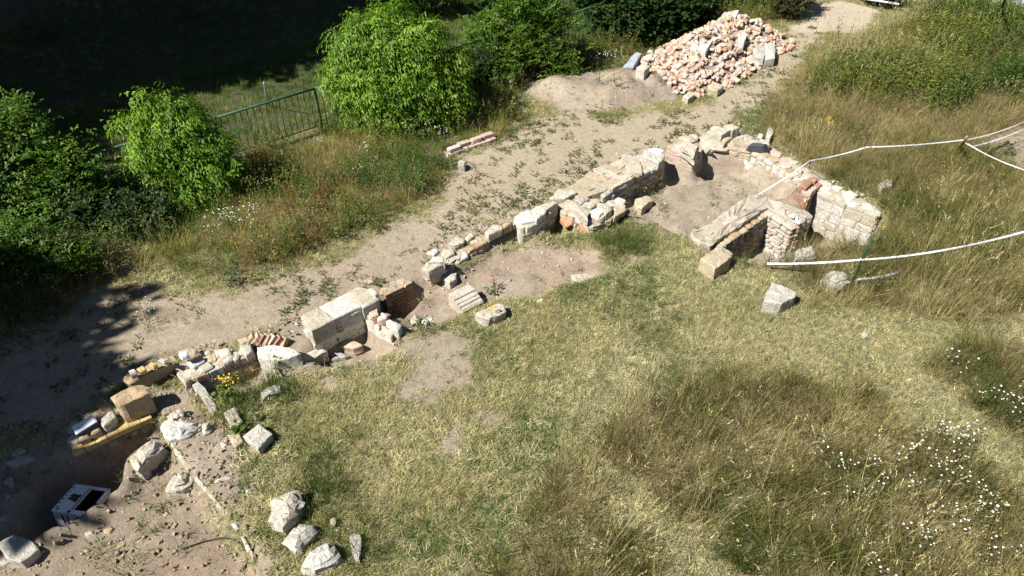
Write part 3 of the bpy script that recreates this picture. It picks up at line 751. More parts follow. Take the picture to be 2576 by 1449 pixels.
# low brick footing, then blocks and stacks along the path edge
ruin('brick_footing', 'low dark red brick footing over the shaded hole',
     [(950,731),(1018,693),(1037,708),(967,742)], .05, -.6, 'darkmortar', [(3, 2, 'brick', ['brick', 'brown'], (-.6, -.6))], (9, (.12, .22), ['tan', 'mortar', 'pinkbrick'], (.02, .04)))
loose([(1009,683),(1036,663),(1051,672),(1066,695),(1064,708),(1040,714),(1020,696)], .22, 'lime', 'big rounded cream block at the end of the brick footing', sink=.25)
wj = ruin('low_stone_wall', 'low wall of long split stones beside the big rounded block',
     [(1062,678),(1090,662),(1137,650),(1142,664),(1080,692)], .07, -.35, 'darkmortar', [(4, 3, 'ashlar', ['tan', 'lime'], (-.3, -.3)), (0, 4, 'rubble', ['lime'], (-.2, -.3))])
stone('block', [(1059,673),(1075,657),(1109,657),(1118,662),(1080,683)], .24, .03, 'lime', parent=wj)
stone('block', [(1076,659),(1086,645),(1116,647),(1120,657)], .30, .03, 'white', parent=wj)
for pts, h, mat, lab in (([(1109,638),(1116,625),(1141,627),(1147,637),(1121,649)], .26, 'lime', 'rounded cream stone behind the low stone wall'), ([(1071,633),(1091,623),(1104,630),(1091,641)], .1, 'white', 'flat white stone piece with a dark shard on the path edge'),
    ([(1131,651),(1144,647),(1147,657),(1137,660)], .2, 'lime', 'small cream stone at the right end of the low stone wall'), ([(1169,623),(1216,598),(1227,608),(1180,633)], .3, 'brown', 'long brown squared block lying along the path edge'),
    ([(1149,643),(1159,632),(1176,634),(1177,645),(1160,653)], .16, 'white', 'white stone at the left foot of the long brown block'), ([(1154,627),(1166,621),(1172,629),(1160,634)], .24, 'white', 'small bright white stone beside the long brown block'),
    ([(1126,613),(1146,596),(1166,598),(1169,608),(1145,618)], .12, 'lime', 'flat cream stone behind the long brown block'), ([(1169,597),(1184,585),(1193,593),(1177,606)], .32, 'white', 'pointed white stone standing behind the long brown block')):
    loose(pts, h, mat, lab, name='rubble_stone' if h < .25 else 'stone_block')
ruin('low_wall_course', 'low course of small stones under the long brown block', [(1120,652),(1150,632),(1215,588),(1240,575),(1246,583),(1228,612),(1180,637),(1150,658)], .05, -.32, 'mortar',
     [(7, 6, 'thin', ['tan', 'lime', 'brown'], (-.3, -.3)), (6, 5, 'thin', ['tan', 'brown'], (-.3, -.3))], (12, (.1, .2), ['lime', 'tan'], (.03, .06)))
wk = ruin('brick_wall_stub', 'short red brick stub with two capping stones between path and hollow',
     [(1217,583),(1275,553),(1289,562),(1230,592)], .12, -.3, 'darkmortar', [(3, 2, 'brick', ['brick'], (-.3, -.3))])
stone('block', [(1218,582),(1241,563),(1264,568),(1264,574),(1229,592)], .22, .06, 'lime', parent=wk)
stone('block', [(1264,563),(1284,555),(1290,559),(1286,564),(1267,572)], .22, .06, 'brown', parent=wk)
wl = ruin('white_wall_stub', 'bright white wall stub of large blocks left of the bricky pier',
     [(1291,552),(1309,534),(1349,516),(1400,505),(1404,514),(1352,560),(1312,573)], .18, -.32, 'mortar',
     [(5, 4, 'rubble', ['tan', 'grey'], (-.3, -.3)), (6, 5, 'ashlar', ['lime'], (-.3, -.3)), (0, 6, 'ashlar', ['white'], (-.25, -.3))])
for pts, zt, mat in (([(1292,548),(1309,533),(1334,527),(1349,556),(1313,561)], .23, 'white'), ([(1334,527),(1349,517),(1375,527),(1375,534),(1350,554)], .27, 'white'), ([(1309,562),(1334,552),(1354,563),(1327,574)], .18, 'lime'), ([(1352,518),(1392,504),(1403,511),(1376,527)], .26, 'lime')):
    stone('block', pts, zt, .02, mat, parent=wl)
# pier heaped with stones, orange bricks in its face
wm = ruin('stone_pier', 'broad pier with orange bricks in its lit face and loose stones on top',
     [(1404,508),(1429,501),(1484,496),(1534,496),(1574,508),(1576,522),(1541,547),(1486,563),(1446,541),(1409,528)], .12, -.35, 'mortar',
     [(9, 8, 'rubble', ['lime', 'tan'], (-.3, -.3)), (8, 7, 'rubble', ['lime', 'tan', 'white'], (-.3, -.3)), (7, 6, 'rubble', ['tan', 'lime'], (-.3, -.3)), (6, 5, 'rubble', ['tan', 'grey'], (-.3, -.3))], (10, (.16, .3), ['lime', 'tan']))
for x_, y_, w_, rr in ((1432,557,.2,.5), (1444,548,.14,.3), (1476,570,.2,.45)):
    p = P(x_, y_, -.10) + Vector((-.05, -.10, .03))
    piece('brick', 'half', 'paleorange' if x_ == 1444 else 'orange', int(x_) % 6, p, (.15, rr, math.radians(-52)), (w_, .16, .12), wm)
for pts, zt, mat, lab in (
    ([(1424,512),(1439,505),(1481,533),(1479,551)], .24, 'lime', 'long cream slab lying across the left of the stone pier'), ([(1444,502),(1459,492),(1484,498),(1462,513)], .36, 'grey', 'grey-green squared stone uppermost on the stone pier'),
    ([(1461,519),(1474,508),(1501,513),(1487,523)], .30, 'lime', 'flat cream stone in the middle of the stone pier'), ([(1484,529),(1504,518),(1521,531),(1507,543)], .28, 'white', 'bright white stone at the front of the stone pier'),
    ([(1501,509),(1534,513),(1541,526),(1525,538)], .26, 'lime', 'cream block right of the bright white stone on the pier'), ([(1544,503),(1554,495),(1576,503),(1567,516)], .36, 'white', 'pinkish white stone at the right corner of the pier'),
    ([(1544,519),(1574,516),(1575,527),(1545,547)], .20, 'tan', 'tan corner block on the right edge of the pier')):
    stone('stone_block', pts, zt, .08, mat, lab, 'stone')
stone('stone_block', [(1510,487),(1531,476),(1539,484),(1519,497)], .32, .1, 'grey', 'dark grey cube stone behind the stone pier', 'stone')
# long rubble wall, dark face towards the viewer
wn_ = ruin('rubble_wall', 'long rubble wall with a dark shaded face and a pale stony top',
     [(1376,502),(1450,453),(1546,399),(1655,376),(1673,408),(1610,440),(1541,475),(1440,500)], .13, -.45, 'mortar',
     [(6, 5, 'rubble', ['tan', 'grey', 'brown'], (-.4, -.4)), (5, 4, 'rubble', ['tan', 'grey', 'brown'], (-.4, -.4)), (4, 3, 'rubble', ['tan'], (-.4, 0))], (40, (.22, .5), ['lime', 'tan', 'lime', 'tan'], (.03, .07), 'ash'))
stone('block', [(1380,500),(1400,484),(1440,474),(1452,484),(1420,499)], .2, .02, 'lime', parent=wn_)
stone('block', [(1541,474),(1545,462),(1600,440),(1590,450)], .18, .02, 'lime', parent=wn_)
stone('stone_block', [(1617,392),(1620,376),(1640,374),(1672,386),(1670,400),(1657,410)], .28, .1, 'grey', 'grey-green squared block at the right end of the rubble wall', 'stone')
stone('tile_piece', [(1631,374),(1645,370),(1671,377),(1664,384)], .33, .28, 'ceramic', 'broken white glazed piece on the grey-green squared block', 'tile', rough=.005)
loose([(1596,499),(1629,490),(1644,501),(1614,523),(1599,517)], .2, 'tan', 'tan boulder on the hollow floor right of the pier')
# brick corner pier
wo = ruin('brick_corner_pier', 'corner pier of pinkish mortar-smeared bricks with two big blocks on top',
     [(1678,365),(1712,344),(1748,340),(1770,372),(1748,392)], .20, -.45, 'mortar',
     [(0, 4, 'brick', ['pinkbrick'], (-.42, -.42)), (4, 3, 'rubble', ['grey', 'tan'], (-.42, -.42))], (6, (.16, .26), ['lime', 'tan']))
stone('block', [(1711,363),(1727,352),(1757,370),(1748,387)], .40, .28, 'lime', parent=wo)
stone('block', [(1711,372),(1725,362),(1757,380),(1749,398)], .28, .1, 'lime', parent=wo)
wq0 = ruin('corner_rubble_wall', 'beige stained rubble wall joining the brick pier to the far corner',
     [(1745,345),(1780,331),(1848,320),(1900,350),(1893,383),(1835,371),(1775,372)], .14, -.5, 'mortar',
     [(6, 5, 'rubble', ['tan', 'lime'], (-.45, -.45)), (5, 4, 'rubble', ['lime', 'tan'], (-.45, -.5)), ], (24, (.2, .42), ['lime', 'tan', 'lime', 'tan'], (.03, .07), 'ash'))
stone('block', [(1777,331),(1797,317),(1842,325),(1815,339)], .34, .1, 'lime', parent=wq0)
stone('block', [(1820,316),(1840,310),(1862,320),(1845,327)], .36, .1, 'lime', parent=wq0)
stone('rubble_stone', [(1815,352),(1832,341),(1842,346),(1821,362)], .3, .1, 'tan', 'small tan block lying on the corner rubble wall', 'stone')
# a grey slab leaning by the pier: thin, upright
def upright(name, pts, mat, th, label, cat='stone', back=(0.84, 0.54), rough=.012, shift=(0, 0)):
    """slab outlined in elevation: pts = list of (photo x, photo y, world height); thickness runs towards back"""
    fr = [P(*p) + Vector((*shift, 0)) for p in pts]; cen = sum(fr, Vector()) / len(fr); bk = Vector((*back, 0)) * th
    K = len(fr); fr2 = []
    for i in range(K):
        for j in range(4): fr2.append(fr[i].lerp(fr[(i + 1) % K], j / 4))
    K = len(fr2); V = [cen]; _seed[0] += 1
    for s, dz in ((.6, 0), (.95, 0), (1.0, .2)): V += [cen.lerp(p, s) + bk * dz for p in fr2]
    V += [p + bk for p in fr2] + [cen + bk]
    V = [v + noise.noise_vector(v * 5 + Vector((_seed[0],) * 3)) * rough for v in V]
    Fc = []
    for i in range(K):
        j = (i + 1) % K
        Fc.append((0, 1 + i, 1 + j))
        for r in range(3): Fc.append((1 + r * K + i, 1 + (r + 1) * K + i, 1 + (r + 1) * K + j, 1 + r * K + j))
        Fc.append((1 + 3 * K + i, 1 + 4 * K, 1 + 3 * K + j))
    base = Vector((cen.x, cen.y, min(p.z for p in fr)))
    o = make(name, [v - base for v in V], Fc, M[mat], None, base)
    bm = bmesh.new(); bm.from_mesh(o.data); bmesh.ops.recalc_face_normals(bm, faces=list(bm.faces)); bm.to_mesh(o.data); bm.free()
    return tag(o, label, cat)
upright('flat_stone', [(1762,420,-.42),(1766,396,-.1),(1788,374,.22),(1792,380,.18),(1790,402,-.35)], 'grey', .1, 'grey slab leaning against the right side of the brick pier', back=(-.3, .9))
# far side wall: rubble part, leaning gravestone-like slab, brick jamb, white ashlar part
wq1 = ruin('far_side_wall', 'far side wall of pale rubble and pink brick with a leaning slab',
     [(1893,383),(1897,352),(1945,370),(2030,425),(2066,446),(2036,462),(1995,441),(1945,411)], .14, -.85, 'mortar',
     [(0, 7, 'rubble', ['lime', 'white'], (-.5, -.6)), (7, 6, 'thin', ['white', 'lime', 'pinkbrick', 'white'], (-.6, -.65)), (6, 5, 'rubble', ['white', 'lime'], (-.65, -.8))], (30, (.16, .34), ['pinkbrick', 'lime', 'tan', 'brown'], (.04, .09)))
upright('leaning_stone', [(1893,424,-.3),(1884,398,-.08),(1890,370,.16),(1899,358,.30),(1936,360,.36),(1941,385,.12),(1938,418,-.22),(1933,431,-.34)], 'stain', .13, 'tall pale slab with a black-stained head leaning on the far side wall', 'stone', shift=(-.16, -.1))
stone('rubble_stone', [(1890,357),(1907,350),(1925,352),(1940,362),(1930,368),(1905,366)], .5, .1, 'grey', 'lumpy grey stone on the head of the leaning slab', 'stone', rough=.03)
wj2 = ruin('brick_jamb', 'brown red brick jamb projecting between the two halves of the far wall',
     [(2000,480),(2014,452),(2050,450),(2060,465),(2040,492),(2032,498)], .16, -.9, 'darkmortar',
     [(0, 5, 'brick', ['brick', 'pinkbrick'], (-.8, -.85)), (5, 3, 'brick', ['brick', 'brown'], (-.85, -.85))], (5, (.16, .24), ['brick', 'pinkbrick', 'brick'], (.06, .09), 'brick', 'brick'))
stone('brick', [(2010,464),(2030,450),(2046,457),(2028,474)], .27, .14, 'brick', parent=wj2, rough=.01)
stone('brick', [(2032,478),(2050,466),(2058,472),(2040,487)], .22, .1, 'pinkbrick', parent=wj2, rough=.01)
stone('brick', [(2040,448),(2052,444),(2060,452),(2050,458)], .25, .1, 'brick', parent=wj2, rough=.01)
ruin('white_ashlar_wall', 'tall bright white ashlar wall holding back the meadow grass',
     [(2052,480),(2066,446),(2140,485),(2216,528),(2210,542),(2130,515)], .12, -.95, 'lime',
     [(0, 5, 'ashlar', ['white', 'white', 'lime'], (-.95, -.85)), (5, 4, 'ashlar', ['white', 'white', 'lime'], (-.85, -.6)), (4, 3, 'rubble', ['white', 'lime'], (-.5, -.3))], (9, (.2, .36), ['white', 'lime'], (.03, .06)), core_drop=.02)
# L-shaped wall with a dusty head
ruin('l_shaped_wall', 'l shaped inner wall with a dusty earth top and dark coursed face',
     [(1736,590),(1835,525),(1886,492),(1932,496),(1972,510),(2048,538),(2045,547),(2007,563),(1932,518),(1798,608),(1788,618),(1758,612)], .05, -.85, 'dustmortar',
     [(9, 8, 'thin', ['grey', 'tan', 'brown'], (-.75, -.75), (-.01, -.01)), (8, 7, 'thin', ['lime', 'white', 'lime', 'pinkbrick'], (-.75, -.8), (0, 0)), (7, 6, 'thin', ['grey', 'brown'], (-.85, -.85), (-.01, -.01))], (14, (.05, .13), ['tan', 'pinkbrick', 'lime'], (.03, .05)), core_drop=0.0, rough=.05, pieces=([(1736,590),(1835,525),(1886,492),(1934,496),(1934,518),(1870,560),(1798,608),(1788,618),(1758,612)], [(1928,495),(1972,510),(2048,538),(2045,547),(2007,563),(1928,516)]))

# ------------------------------------------------------------------ loose stones about the site
LOOSE = [
 ([(1760,651),(1810,616),(1845,635),(1838,650),(1800,676)], .3, 'tan', 'big pale squared block in front of the l shaped wall'),
 ([(1865,664),(1890,649),(1894,656),(1876,669)], .1, 'white', 'flat whitish stone right of the big squared block'),
 ([(1998,630),(2045,619),(2058,632),(2052,645),(2001,651)], .24, 'white', 'white rounded boulder behind the near barrier tape'),
 ([(2054,640),(2064,630),(2073,637),(2066,648)], .15, 'pinkbrick', 'small pinkish stone touching the white rounded boulder'),
 ([(2070,692),(2090,681),(2130,690),(2141,706),(2110,720),(2080,713)], .18, 'grey', 'grey boulder half sunk in grass beside the green stake'),
 ([(1921,757),(1942,707),(2005,734),(2001,746),(1966,765)], .28, 'grey', 'grey angular block alone at the meadow edge'),
 ([(2110,601),(2140,592),(2162,606),(2130,617)], .12, 'grey', 'flat grey rock at the foot of the white ashlar wall'),
 ([(1437,691),(1470,687),(1497,692),(1496,704),(1460,711),(1442,705)], .05, 'lime', 'flat cream slab sunk in the bare soil beside the lawn'),
 ([(1111,696),(1134,677),(1151,685),(1147,700),(1131,711)], .12, 'lime', 'flat cream five-sided stone below the low stone wall'),
 ([(1194,787),(1250,763),(1268,765),(1274,783),(1230,803),(1212,800)], .3, 'lime', 'rough cream block with a yellow mark on the lawn'),
 ([(480,966),(497,959),(510,968),(551,1031),(534,1042)], .22, 'grey', 'long narrow slab with a grey top pointing down from the rubble stack'),
 ([(561,1036),(593,1021),(610,1062),(582,1075)], .24, 'lime', 'upright cream squared block beside the burdock leaves'),
 ([(610,1097),(652,1064),(684,1091),(650,1130)], .22, 'grey', 'square white-patched block turned like a diamond'),
 ([(570,1093),(602,1089),(612,1110),(590,1128)], .06, 'tan', 'flat tan stone left of the diamond-turned block'),
 ([(655,986),(687,968),(705,966),(709,982),(677,991),(657,1006)], .18, 'grey', 'pale mottled stone half hidden in grass'),
 ([(672,1306),(680,1258),(707,1242),(744,1227),(768,1253),(749,1290),(707,1327)], .3, 'lime', 'largest cream boulder near the bottom of the soil slope'),
 ([(749,1423),(771,1394),(821,1357),(857,1394),(834,1412),(787,1434)], .2, 'white', 'cream boulder with an orange end at the bottom edge'),
 ([(707,1359),(755,1311),(802,1333),(765,1365),(740,1386)], .12, 'grey', 'grey boulder buried in grass between the two cream boulders'),
 ([(821,1304),(858,1309),(855,1330),(831,1326)], .08, 'tan', 'flat pinkish stone right of the buried grey boulder'),
 ([(876,1344),(909,1338),(907,1392),(904,1412),(893,1411),(884,1390)], .25, 'grey', 'narrow grey block with a lichen patch in long grass'),
 ([(317,1158),(370,1111),(395,1100),(412,1120),(390,1141),(350,1181),(325,1170)], .3, 'lime', 'long cream rock on the lit rim of the stove pit'),
 ([(391,1138),(407,1127),(420,1142),(405,1157),(394,1150)], .2, 'white', 'small white rock resting beside the long cream rock'),
 ([(402,1062),(430,1049),(505,1060),(480,1085),(455,1100),(411,1101)], .12, 'white', 'broad whitish rock at the head of the plaster edge'),
 ([(420,1041),(475,1026),(470,1048),(430,1056)], .14, 'lime', 'rough cream rock behind the broad whitish rock'),
 ([(502,1068),(528,1065),(534,1078),(515,1093),(505,1081)], .18, 'grey', 'small light block right of the broad whitish rock'),
 ([(412,1227),(430,1197),(470,1185),(486,1195),(470,1218),(437,1228)], .16, 'lime', 'pointed cream rock on the soil beside the plaster edge'),
 ([(553,1113),(560,1107),(573,1120),(560,1131)], .16, 'lime', 'small egg-shaped pale stone below the cream squared block'),
 ([(520,1125),(528,1113),(534,1124),(527,1134)], .12, 'tan', 'small tan stone left of the egg-shaped stone'),
 ([(537,1206),(575,1195),(591,1200),(541,1213)], .08, 'lime', 'thin flat pale stone right of the plaster edge'),
 ([(612,1238),(625,1221),(634,1231),(622,1242)], .12, 'white', 'small white stone at the lawn corner of the soil slope'),
 ([(354,1196),(370,1181),(382,1188),(374,1202),(360,1206)], .1, 'white', 'small white stone below the long cream rock'),
 ([(455,1222),(466,1213),(476,1218),(478,1235),(462,1237)], .12, 'brown', 'brown stone at the left of the small stone cluster'),
 ([(474,1212),(490,1206),(495,1216),(486,1226),(476,1222)], .14, 'brown', 'brown stone at the top of the small stone cluster'),
 ([(497,1236),(512,1232),(514,1244),(502,1247)], .1, 'tan', 'tan stone at the right of the small stone cluster'),
 ([(478,1233),(490,1226),(494,1240),(482,1247)], .1, 'pinkbrick', 'pinkish stone at the bottom of the small stone cluster'),
 ([(395,1266),(412,1257),(420,1263),(405,1271)], .08, 'tan', 'flat tan stone in the middle of the soil slope'),
 ([(405,1297),(418,1285),(428,1292),(415,1303)], .12, 'brown', 'dark brown stone in the middle of the soil slope'),
 ([(210,1341),(235,1332),(238,1345),(220,1353)], .1, 'lime', 'cream squared stone near the lower rim of the pit'),
 ([(258,1331),(280,1322),(288,1330),(276,1343),(262,1342)], .14, 'brown', 'brown rough stone right of the cream squared stone'),
 ([(290,1371),(308,1362),(320,1366),(312,1379),(296,1380)], .12, 'brown', 'brown stone above the green grass tuft'),
 ([(438,1331),(450,1325),(457,1330),(446,1339)], .08, 'tan', 'round tan stone on the lower soil slope'),
 ([(205,1385),(222,1375),(232,1385),(218,1394)], .09, 'brown', 'reddish brown stone left of the green grass tuft'),
 ([(100,1119),(125,1106),(152,1108),(167,1130),(180,1152),(142,1172),(106,1160)], .3, 'tan', 'big rounded boulder left of the yellow brick band'),
 ([(10,1161),(82,1135),(88,1145),(85,1152),(25,1172)], .2, 'grey', 'long bluish-lit slab at the left edge in shade'),
 ([(25,1140),(45,1127),(68,1122),(70,1132),(40,1146)], .16, 'grey', 'dim grey stone behind the long shaded slab'),
 ([(28,1181),(62,1170),(88,1182),(70,1201),(40,1199)], .2, 'tan', 'rounded stone below the long shaded slab'),
 ([(4,1211),(28,1192),(38,1215),(25,1226)], .18, 'tan', 'angular shaded stone below the rounded stone at left'),
 ([(8,1251),(20,1243),(29,1246),(25,1258),(14,1260)], .1, 'grey', 'small shaded stone left of the stove'),
 ([(-8,1309),(6,1296),(19,1296),(15,1313)], .12, 'grey', 'shaded stone at the left frame edge below the stove'),
 ([(-6,1366),(32,1342),(88,1364),(96,1380),(52,1414),(14,1402)], .28, 'grey', 'large grey squared block in the lower left corner'),
 ([(-10,1412),(14,1404),(30,1412),(10,1428)], .12, 'grey', 'dim grey stone below the large corner block'),
 ([(1927,345),(1930,325),(1938,318),(1946,320),(1947,332),(1938,349)], .22, 'white', 'bright white stone standing alone in the far grass'),
 ([(1901,345),(1910,334),(1922,336),(1918,347)], .1, 'white', 'low whitish stone left of the bright standing stone'),
 ([(2208,462),(2225,449),(2246,450),(2244,466),(2220,474)], .16, 'lime', 'pale stone buried in meadow grass behind the white wall'),
 ([(2198,864),(2215,862),(2213,873),(2203,876)], .06, 'orange', 'small orange stone showing in the trodden grass'),
 ([(2166,838),(2180,828),(2186,845),(2172,852)], .06, 'grey', 'flat grey stone left of the small orange stone'),
 ([(1127,415),(1134,411),(1143,416),(1138,422)], .08, 'lime', 'small cream stone left of the concrete stump'),
 ([(1328,1243),(1340,1241),(1341,1250),(1331,1252)], .05, 'tan', 'single pinkish pebble on the mown grass'),
 ([(1350,757),(1360,749),(1370,752),(1366,760),(1355,762)], .06, 'white', 'crumpled white stone on the lawn edge'),
 ([(1070,772),(1078,768),(1087,771),(1082,777),(1073,778)], .06, 'white', 'small white squared stone in the hollow near the hole'),
 ([(1030,805),(1044,787),(1058,796),(1052,812),(1036,814)], .16, 'lime', 'triangular cream stone right of the shaded hole'),
 ([(1060,805),(1070,797),(1080,808),(1072,820),(1062,816)], .08, 'white', 'left of two white flakes beside the hollow weed'),
 ([(1073,797),(1082,793),(1090,804),(1082,809)], .08, 'white', 'right of two white flakes beside the hollow weed'),
]
for pts, h, mat, lab in LOOSE:
    big = (max(p[0] for p in pts) - min(p[0] for p in pts)) > 30
    nat = 'boulder' in lab or ' rock' in lab
    loose(pts, h, mat, lab, name='boulder' if nat and big else ('stone_block' if big else 'rubble_stone'), rough=(.038 if nat else .017) if big else .01, dome=.05 if nat and big else .006, bev=.035 if nat and big else .014)
# moulded block: a cornice piece, its stepped profile running along the stone
mc = P(1171, 736, .1); mz = zg(mc.x, mc.y); md_ = Vector((math.cos(.68), math.sin(.68), 0)); mn_ = Vector((md_.y, -md_.x, 0))
e = empty('moulded_block', (mc.x, mc.y, mz - .03), 'pale moulded stone block with long grooves lying by the lawn', 'stone')
def profile(name, prof, L0, L1, mat):
    V = []; K = len(prof); n_ = 6
    for i in range(n_ + 1):
        t = L0 + (L1 - L0) * i / n_
        for (w, h) in prof:
            p = md_ * t + mn_ * w + Vector((0, 0, h)); p += noise.noise_vector(p * 7) * .006; V.append(p)
    Fc = [(i * K + k, i * K + (k + 1) % K, (i + 1) * K + (k + 1) % K, (i + 1) * K + k) for i in range(n_) for k in range(K)]
    Fc += [tuple(range(K))[::-1], tuple(n_ * K + k for k in range(K))]
    o = make(name, V, Fc, M[mat], e); bm = bmesh.new(); bm.from_mesh(o.data); bmesh.ops.recalc_face_normals(bm, faces=list(bm.faces)); bm.to_mesh(o.data); bm.free()
profile('body', [(-.2, 0), (.2, 0), (.2, .12), (.17, .15), (-.2, .15)], -.21, .21, 'lime')
profile('moulding', [(-.2, .152), (.12, .152), (.11, .18), (.06, .185), (.05, .205), (-.02, .21), (-.03, .24), (-.2, .25)], -.21, .21, 'lime')
# painted yellow mark on the rough cream block
blk = [o for o in COL.objects if o.get('label') == 'rough cream block with a yellow mark on the lawn'][0]
for a_, b_ in (((1228,775),(1238,769)), ((1238,769),(1246,774)), ((1232,778),(1243,771)), ((1240,775),(1248,770))):
    g_ = blk.location.z + .05 + .312
    tube([P(*a_, g_), P(*b_, g_)], .008, 'yellowpetal', 'paint_mark', blk, 5)
# plaster edge of the buried wall
we = empty('plaster_ridge', P(420,1090,-.2), 'pale plaster edge of a buried wall running down the soil slope', 'wall')
ridge = [(414,1090),(440,1128),(475,1180),(510,1222),(545,1263),(572,1298),(597,1330),(618,1368),(636,1400)]
for i in range(len(ridge) - 1):
    (x0, y0), (x1, y1) = ridge[i], ridge[i + 1]
    for j in range(2):
        a0, a1 = j / 2 - .04, (j + 1) / 2 + .04
        ax, ay = x0 + (x1 - x0) * a0, y0 + (y1 - y0) * a0; bx_, by_ = x0 + (x1 - x0) * a1, y0 + (y1 - y0) * a1
        wd = random.uniform(8, 13) * (1 - .3 * i / 8)
        if random.random() < .04 + .02 * i: continue
        stone('plaster_piece', [(ax - wd * .5, ay + wd * .3), (ax + wd * .6, ay - wd * .3), (bx_ + wd * .6, by_ - wd * .3), (bx_ - wd * .5, by_ + wd * .3)], -.01 + random.uniform(-.05, .015), -.35, ['white', 'lime', 'mortar'][(i + j) % 3], parent=we, rough=.015)
# concrete stump and the stacked row of bricks by the grass
e = empty('concrete_stump', P(1162,424,0), 'grey broken concrete stump below the row of bricks', 'stone')
stone('stump', [(1151,404),(1162,400),(1172,408),(1168,416),(1154,414)], .17, -.04, 'grey', parent=e, rough=.01)
def brick_at(px, py, z, yaw, mat, k, label, group, scl=(.25, .125, .075), name='brick'):
    p = P(px, py, z); g = zg(p.x, p.y)
    o = piece(name, 'half' if k % 3 == 0 else 'brick', mat, k % 6, (p.x, p.y, g + z), (random.uniform(-.04, .04), random.uniform(-.04, .04), yaw), scl)
    return tag(o, label, 'brick', group)
a_, b_ = P(1122,388), P(1242,346); dr = (b_ - a_); yw = math.atan2(dr.y, dr.x)
for i in range(9):
    f = (i + .5) / 9
    brick_at(1122 + 122 * f, 389 - 42 * f, .04, yw + 1.4, 'pinkbrick', i, 'brick of the lower course in the short row by the grass', 'lower bricks of the short row', (.2, .13, .08))
for i, (x_, y_) in enumerate(((1142,374), (1167,362), (1197,353), (1226,341))):
    brick_at(x_, y_, .12, yw, 'pinkbrick' if i else 'white', i + 1, ['leftmost', 'second', 'third', 'rightmost'][i] + ' brick laid on top of the short row by the grass', 'upper bricks of the short row', (.28, .13, .085))

# ------------------------------------------------------------------ rubble heap
hx = [p[0] for p in HEAP]; hy = [p[1] for p in HEAP]
BIG = [([(1738,101),(1765,84),(1798,94),(1775,130),(1740,116)], .36, 'white', 'largest white square block on the rubble heap'),
       ([(1798,104),(1820,98),(1846,103),(1842,116),(1812,114)], .24, 'brown', 'brown slab right of the white square block on the heap'),
       ([(1894,120),(1910,113),(1931,117),(1922,147),(1900,142)], .3, 'grey', 'grey concrete block at the right foot of the heap'),
       ([(1925,112),(1938,106),(1950,114),(1950,146),(1926,150)], .34, 'white', 'white upright slab at the right foot of the heap'),
       ([(1675,118),(1690,104),(1704,116),(1696,128),(1680,130)], .2, 'lime', 'cream upright piece on the left slope of the heap'),
       ([(1855,82),(1870,70),(1880,88),(1872,106),(1860,104)], .2, 'white', 'white standing slab near the top of the heap'),
       ([(1890,55),(1912,46),(1925,56),(1905,68)], .2, 'lime', 'cream block just below the top of the heap'),
       ([(1740,80),(1756,70),(1770,76),(1754,86)], .14, 'tan', 'tan flat slab on the upper left of the heap'),
       ([(1600,170),(1618,158),(1636,166),(1622,176)], .2, 'lime', 'rounded cream rock beside the blue-grey slab'),
       ([(1780,213),(1800,206),(1822,215),(1806,228),(1788,226)], .16, 'tan', 'tan rock at the near foot of the heap'),
       ([(1718,240),(1735,228),(1748,238),(1732,249)], .16, 'lime', 'cream rock at the nearest point of the heap')]
def on_slope(pts, h, mat, label, name='flat_stone'):
    q = []
    for x, y in pts:
        z = .5
        for _ in range(6): w = P(x, y, z); z = zg(w.x, w.y) + h
        q.append((x, y, z))
    cz = float(np.mean([t[2] for t in q])); cx = sum((P(*t) for t in q), Vector()) / len(q)
    q = [(x, y, .6 * z + .4 * cz) for x, y, z in q]
    return stone(name, q, 0, min(t[2] for t in q) - h - .1, mat, None, rough=.012)
for pts, h, mat, lab in BIG: tag(on_slope(pts, min(h, .2), mat, lab), lab, 'stone')
tag(on_slope([(1567,168),(1600,130),(1615,133),(1593,169)], .14, 'bluegrey', ''), 'blue-grey slab propped on the left end of the rubble heap', 'stone')
rnd = random.Random(5); cnt = 0; pts_h = []
while cnt < 1000:
    x, y = rnd.uniform(min(hx), max(hx)), rnd.uniform(min(hy), max(hy))
    dd = float(sd(HEAP, np.array([x]), np.array([y]))[0])
    if dd > .1 or (dd > -.2 and rnd.random() < .35): continue
    pts_h.append((x, y)); cnt += 1
zz = zground([p[0] for p in pts_h], [p[1] for p in pts_h])
order = sorted(range(len(pts_h)), key=lambda i: pts_h[i][1] - 2.0 * zz[i])
stuffV, stuffF, stuffM = [], [], []; hm = ['pinkbrick', 'white', 'lime', 'paleorange', 'orange', 'tan', 'mortar']
mats_h = ['pinkbrick'] * 9 + ['white'] + ['lime'] * 2 + ['paleorange'] * 2 + ['orange']
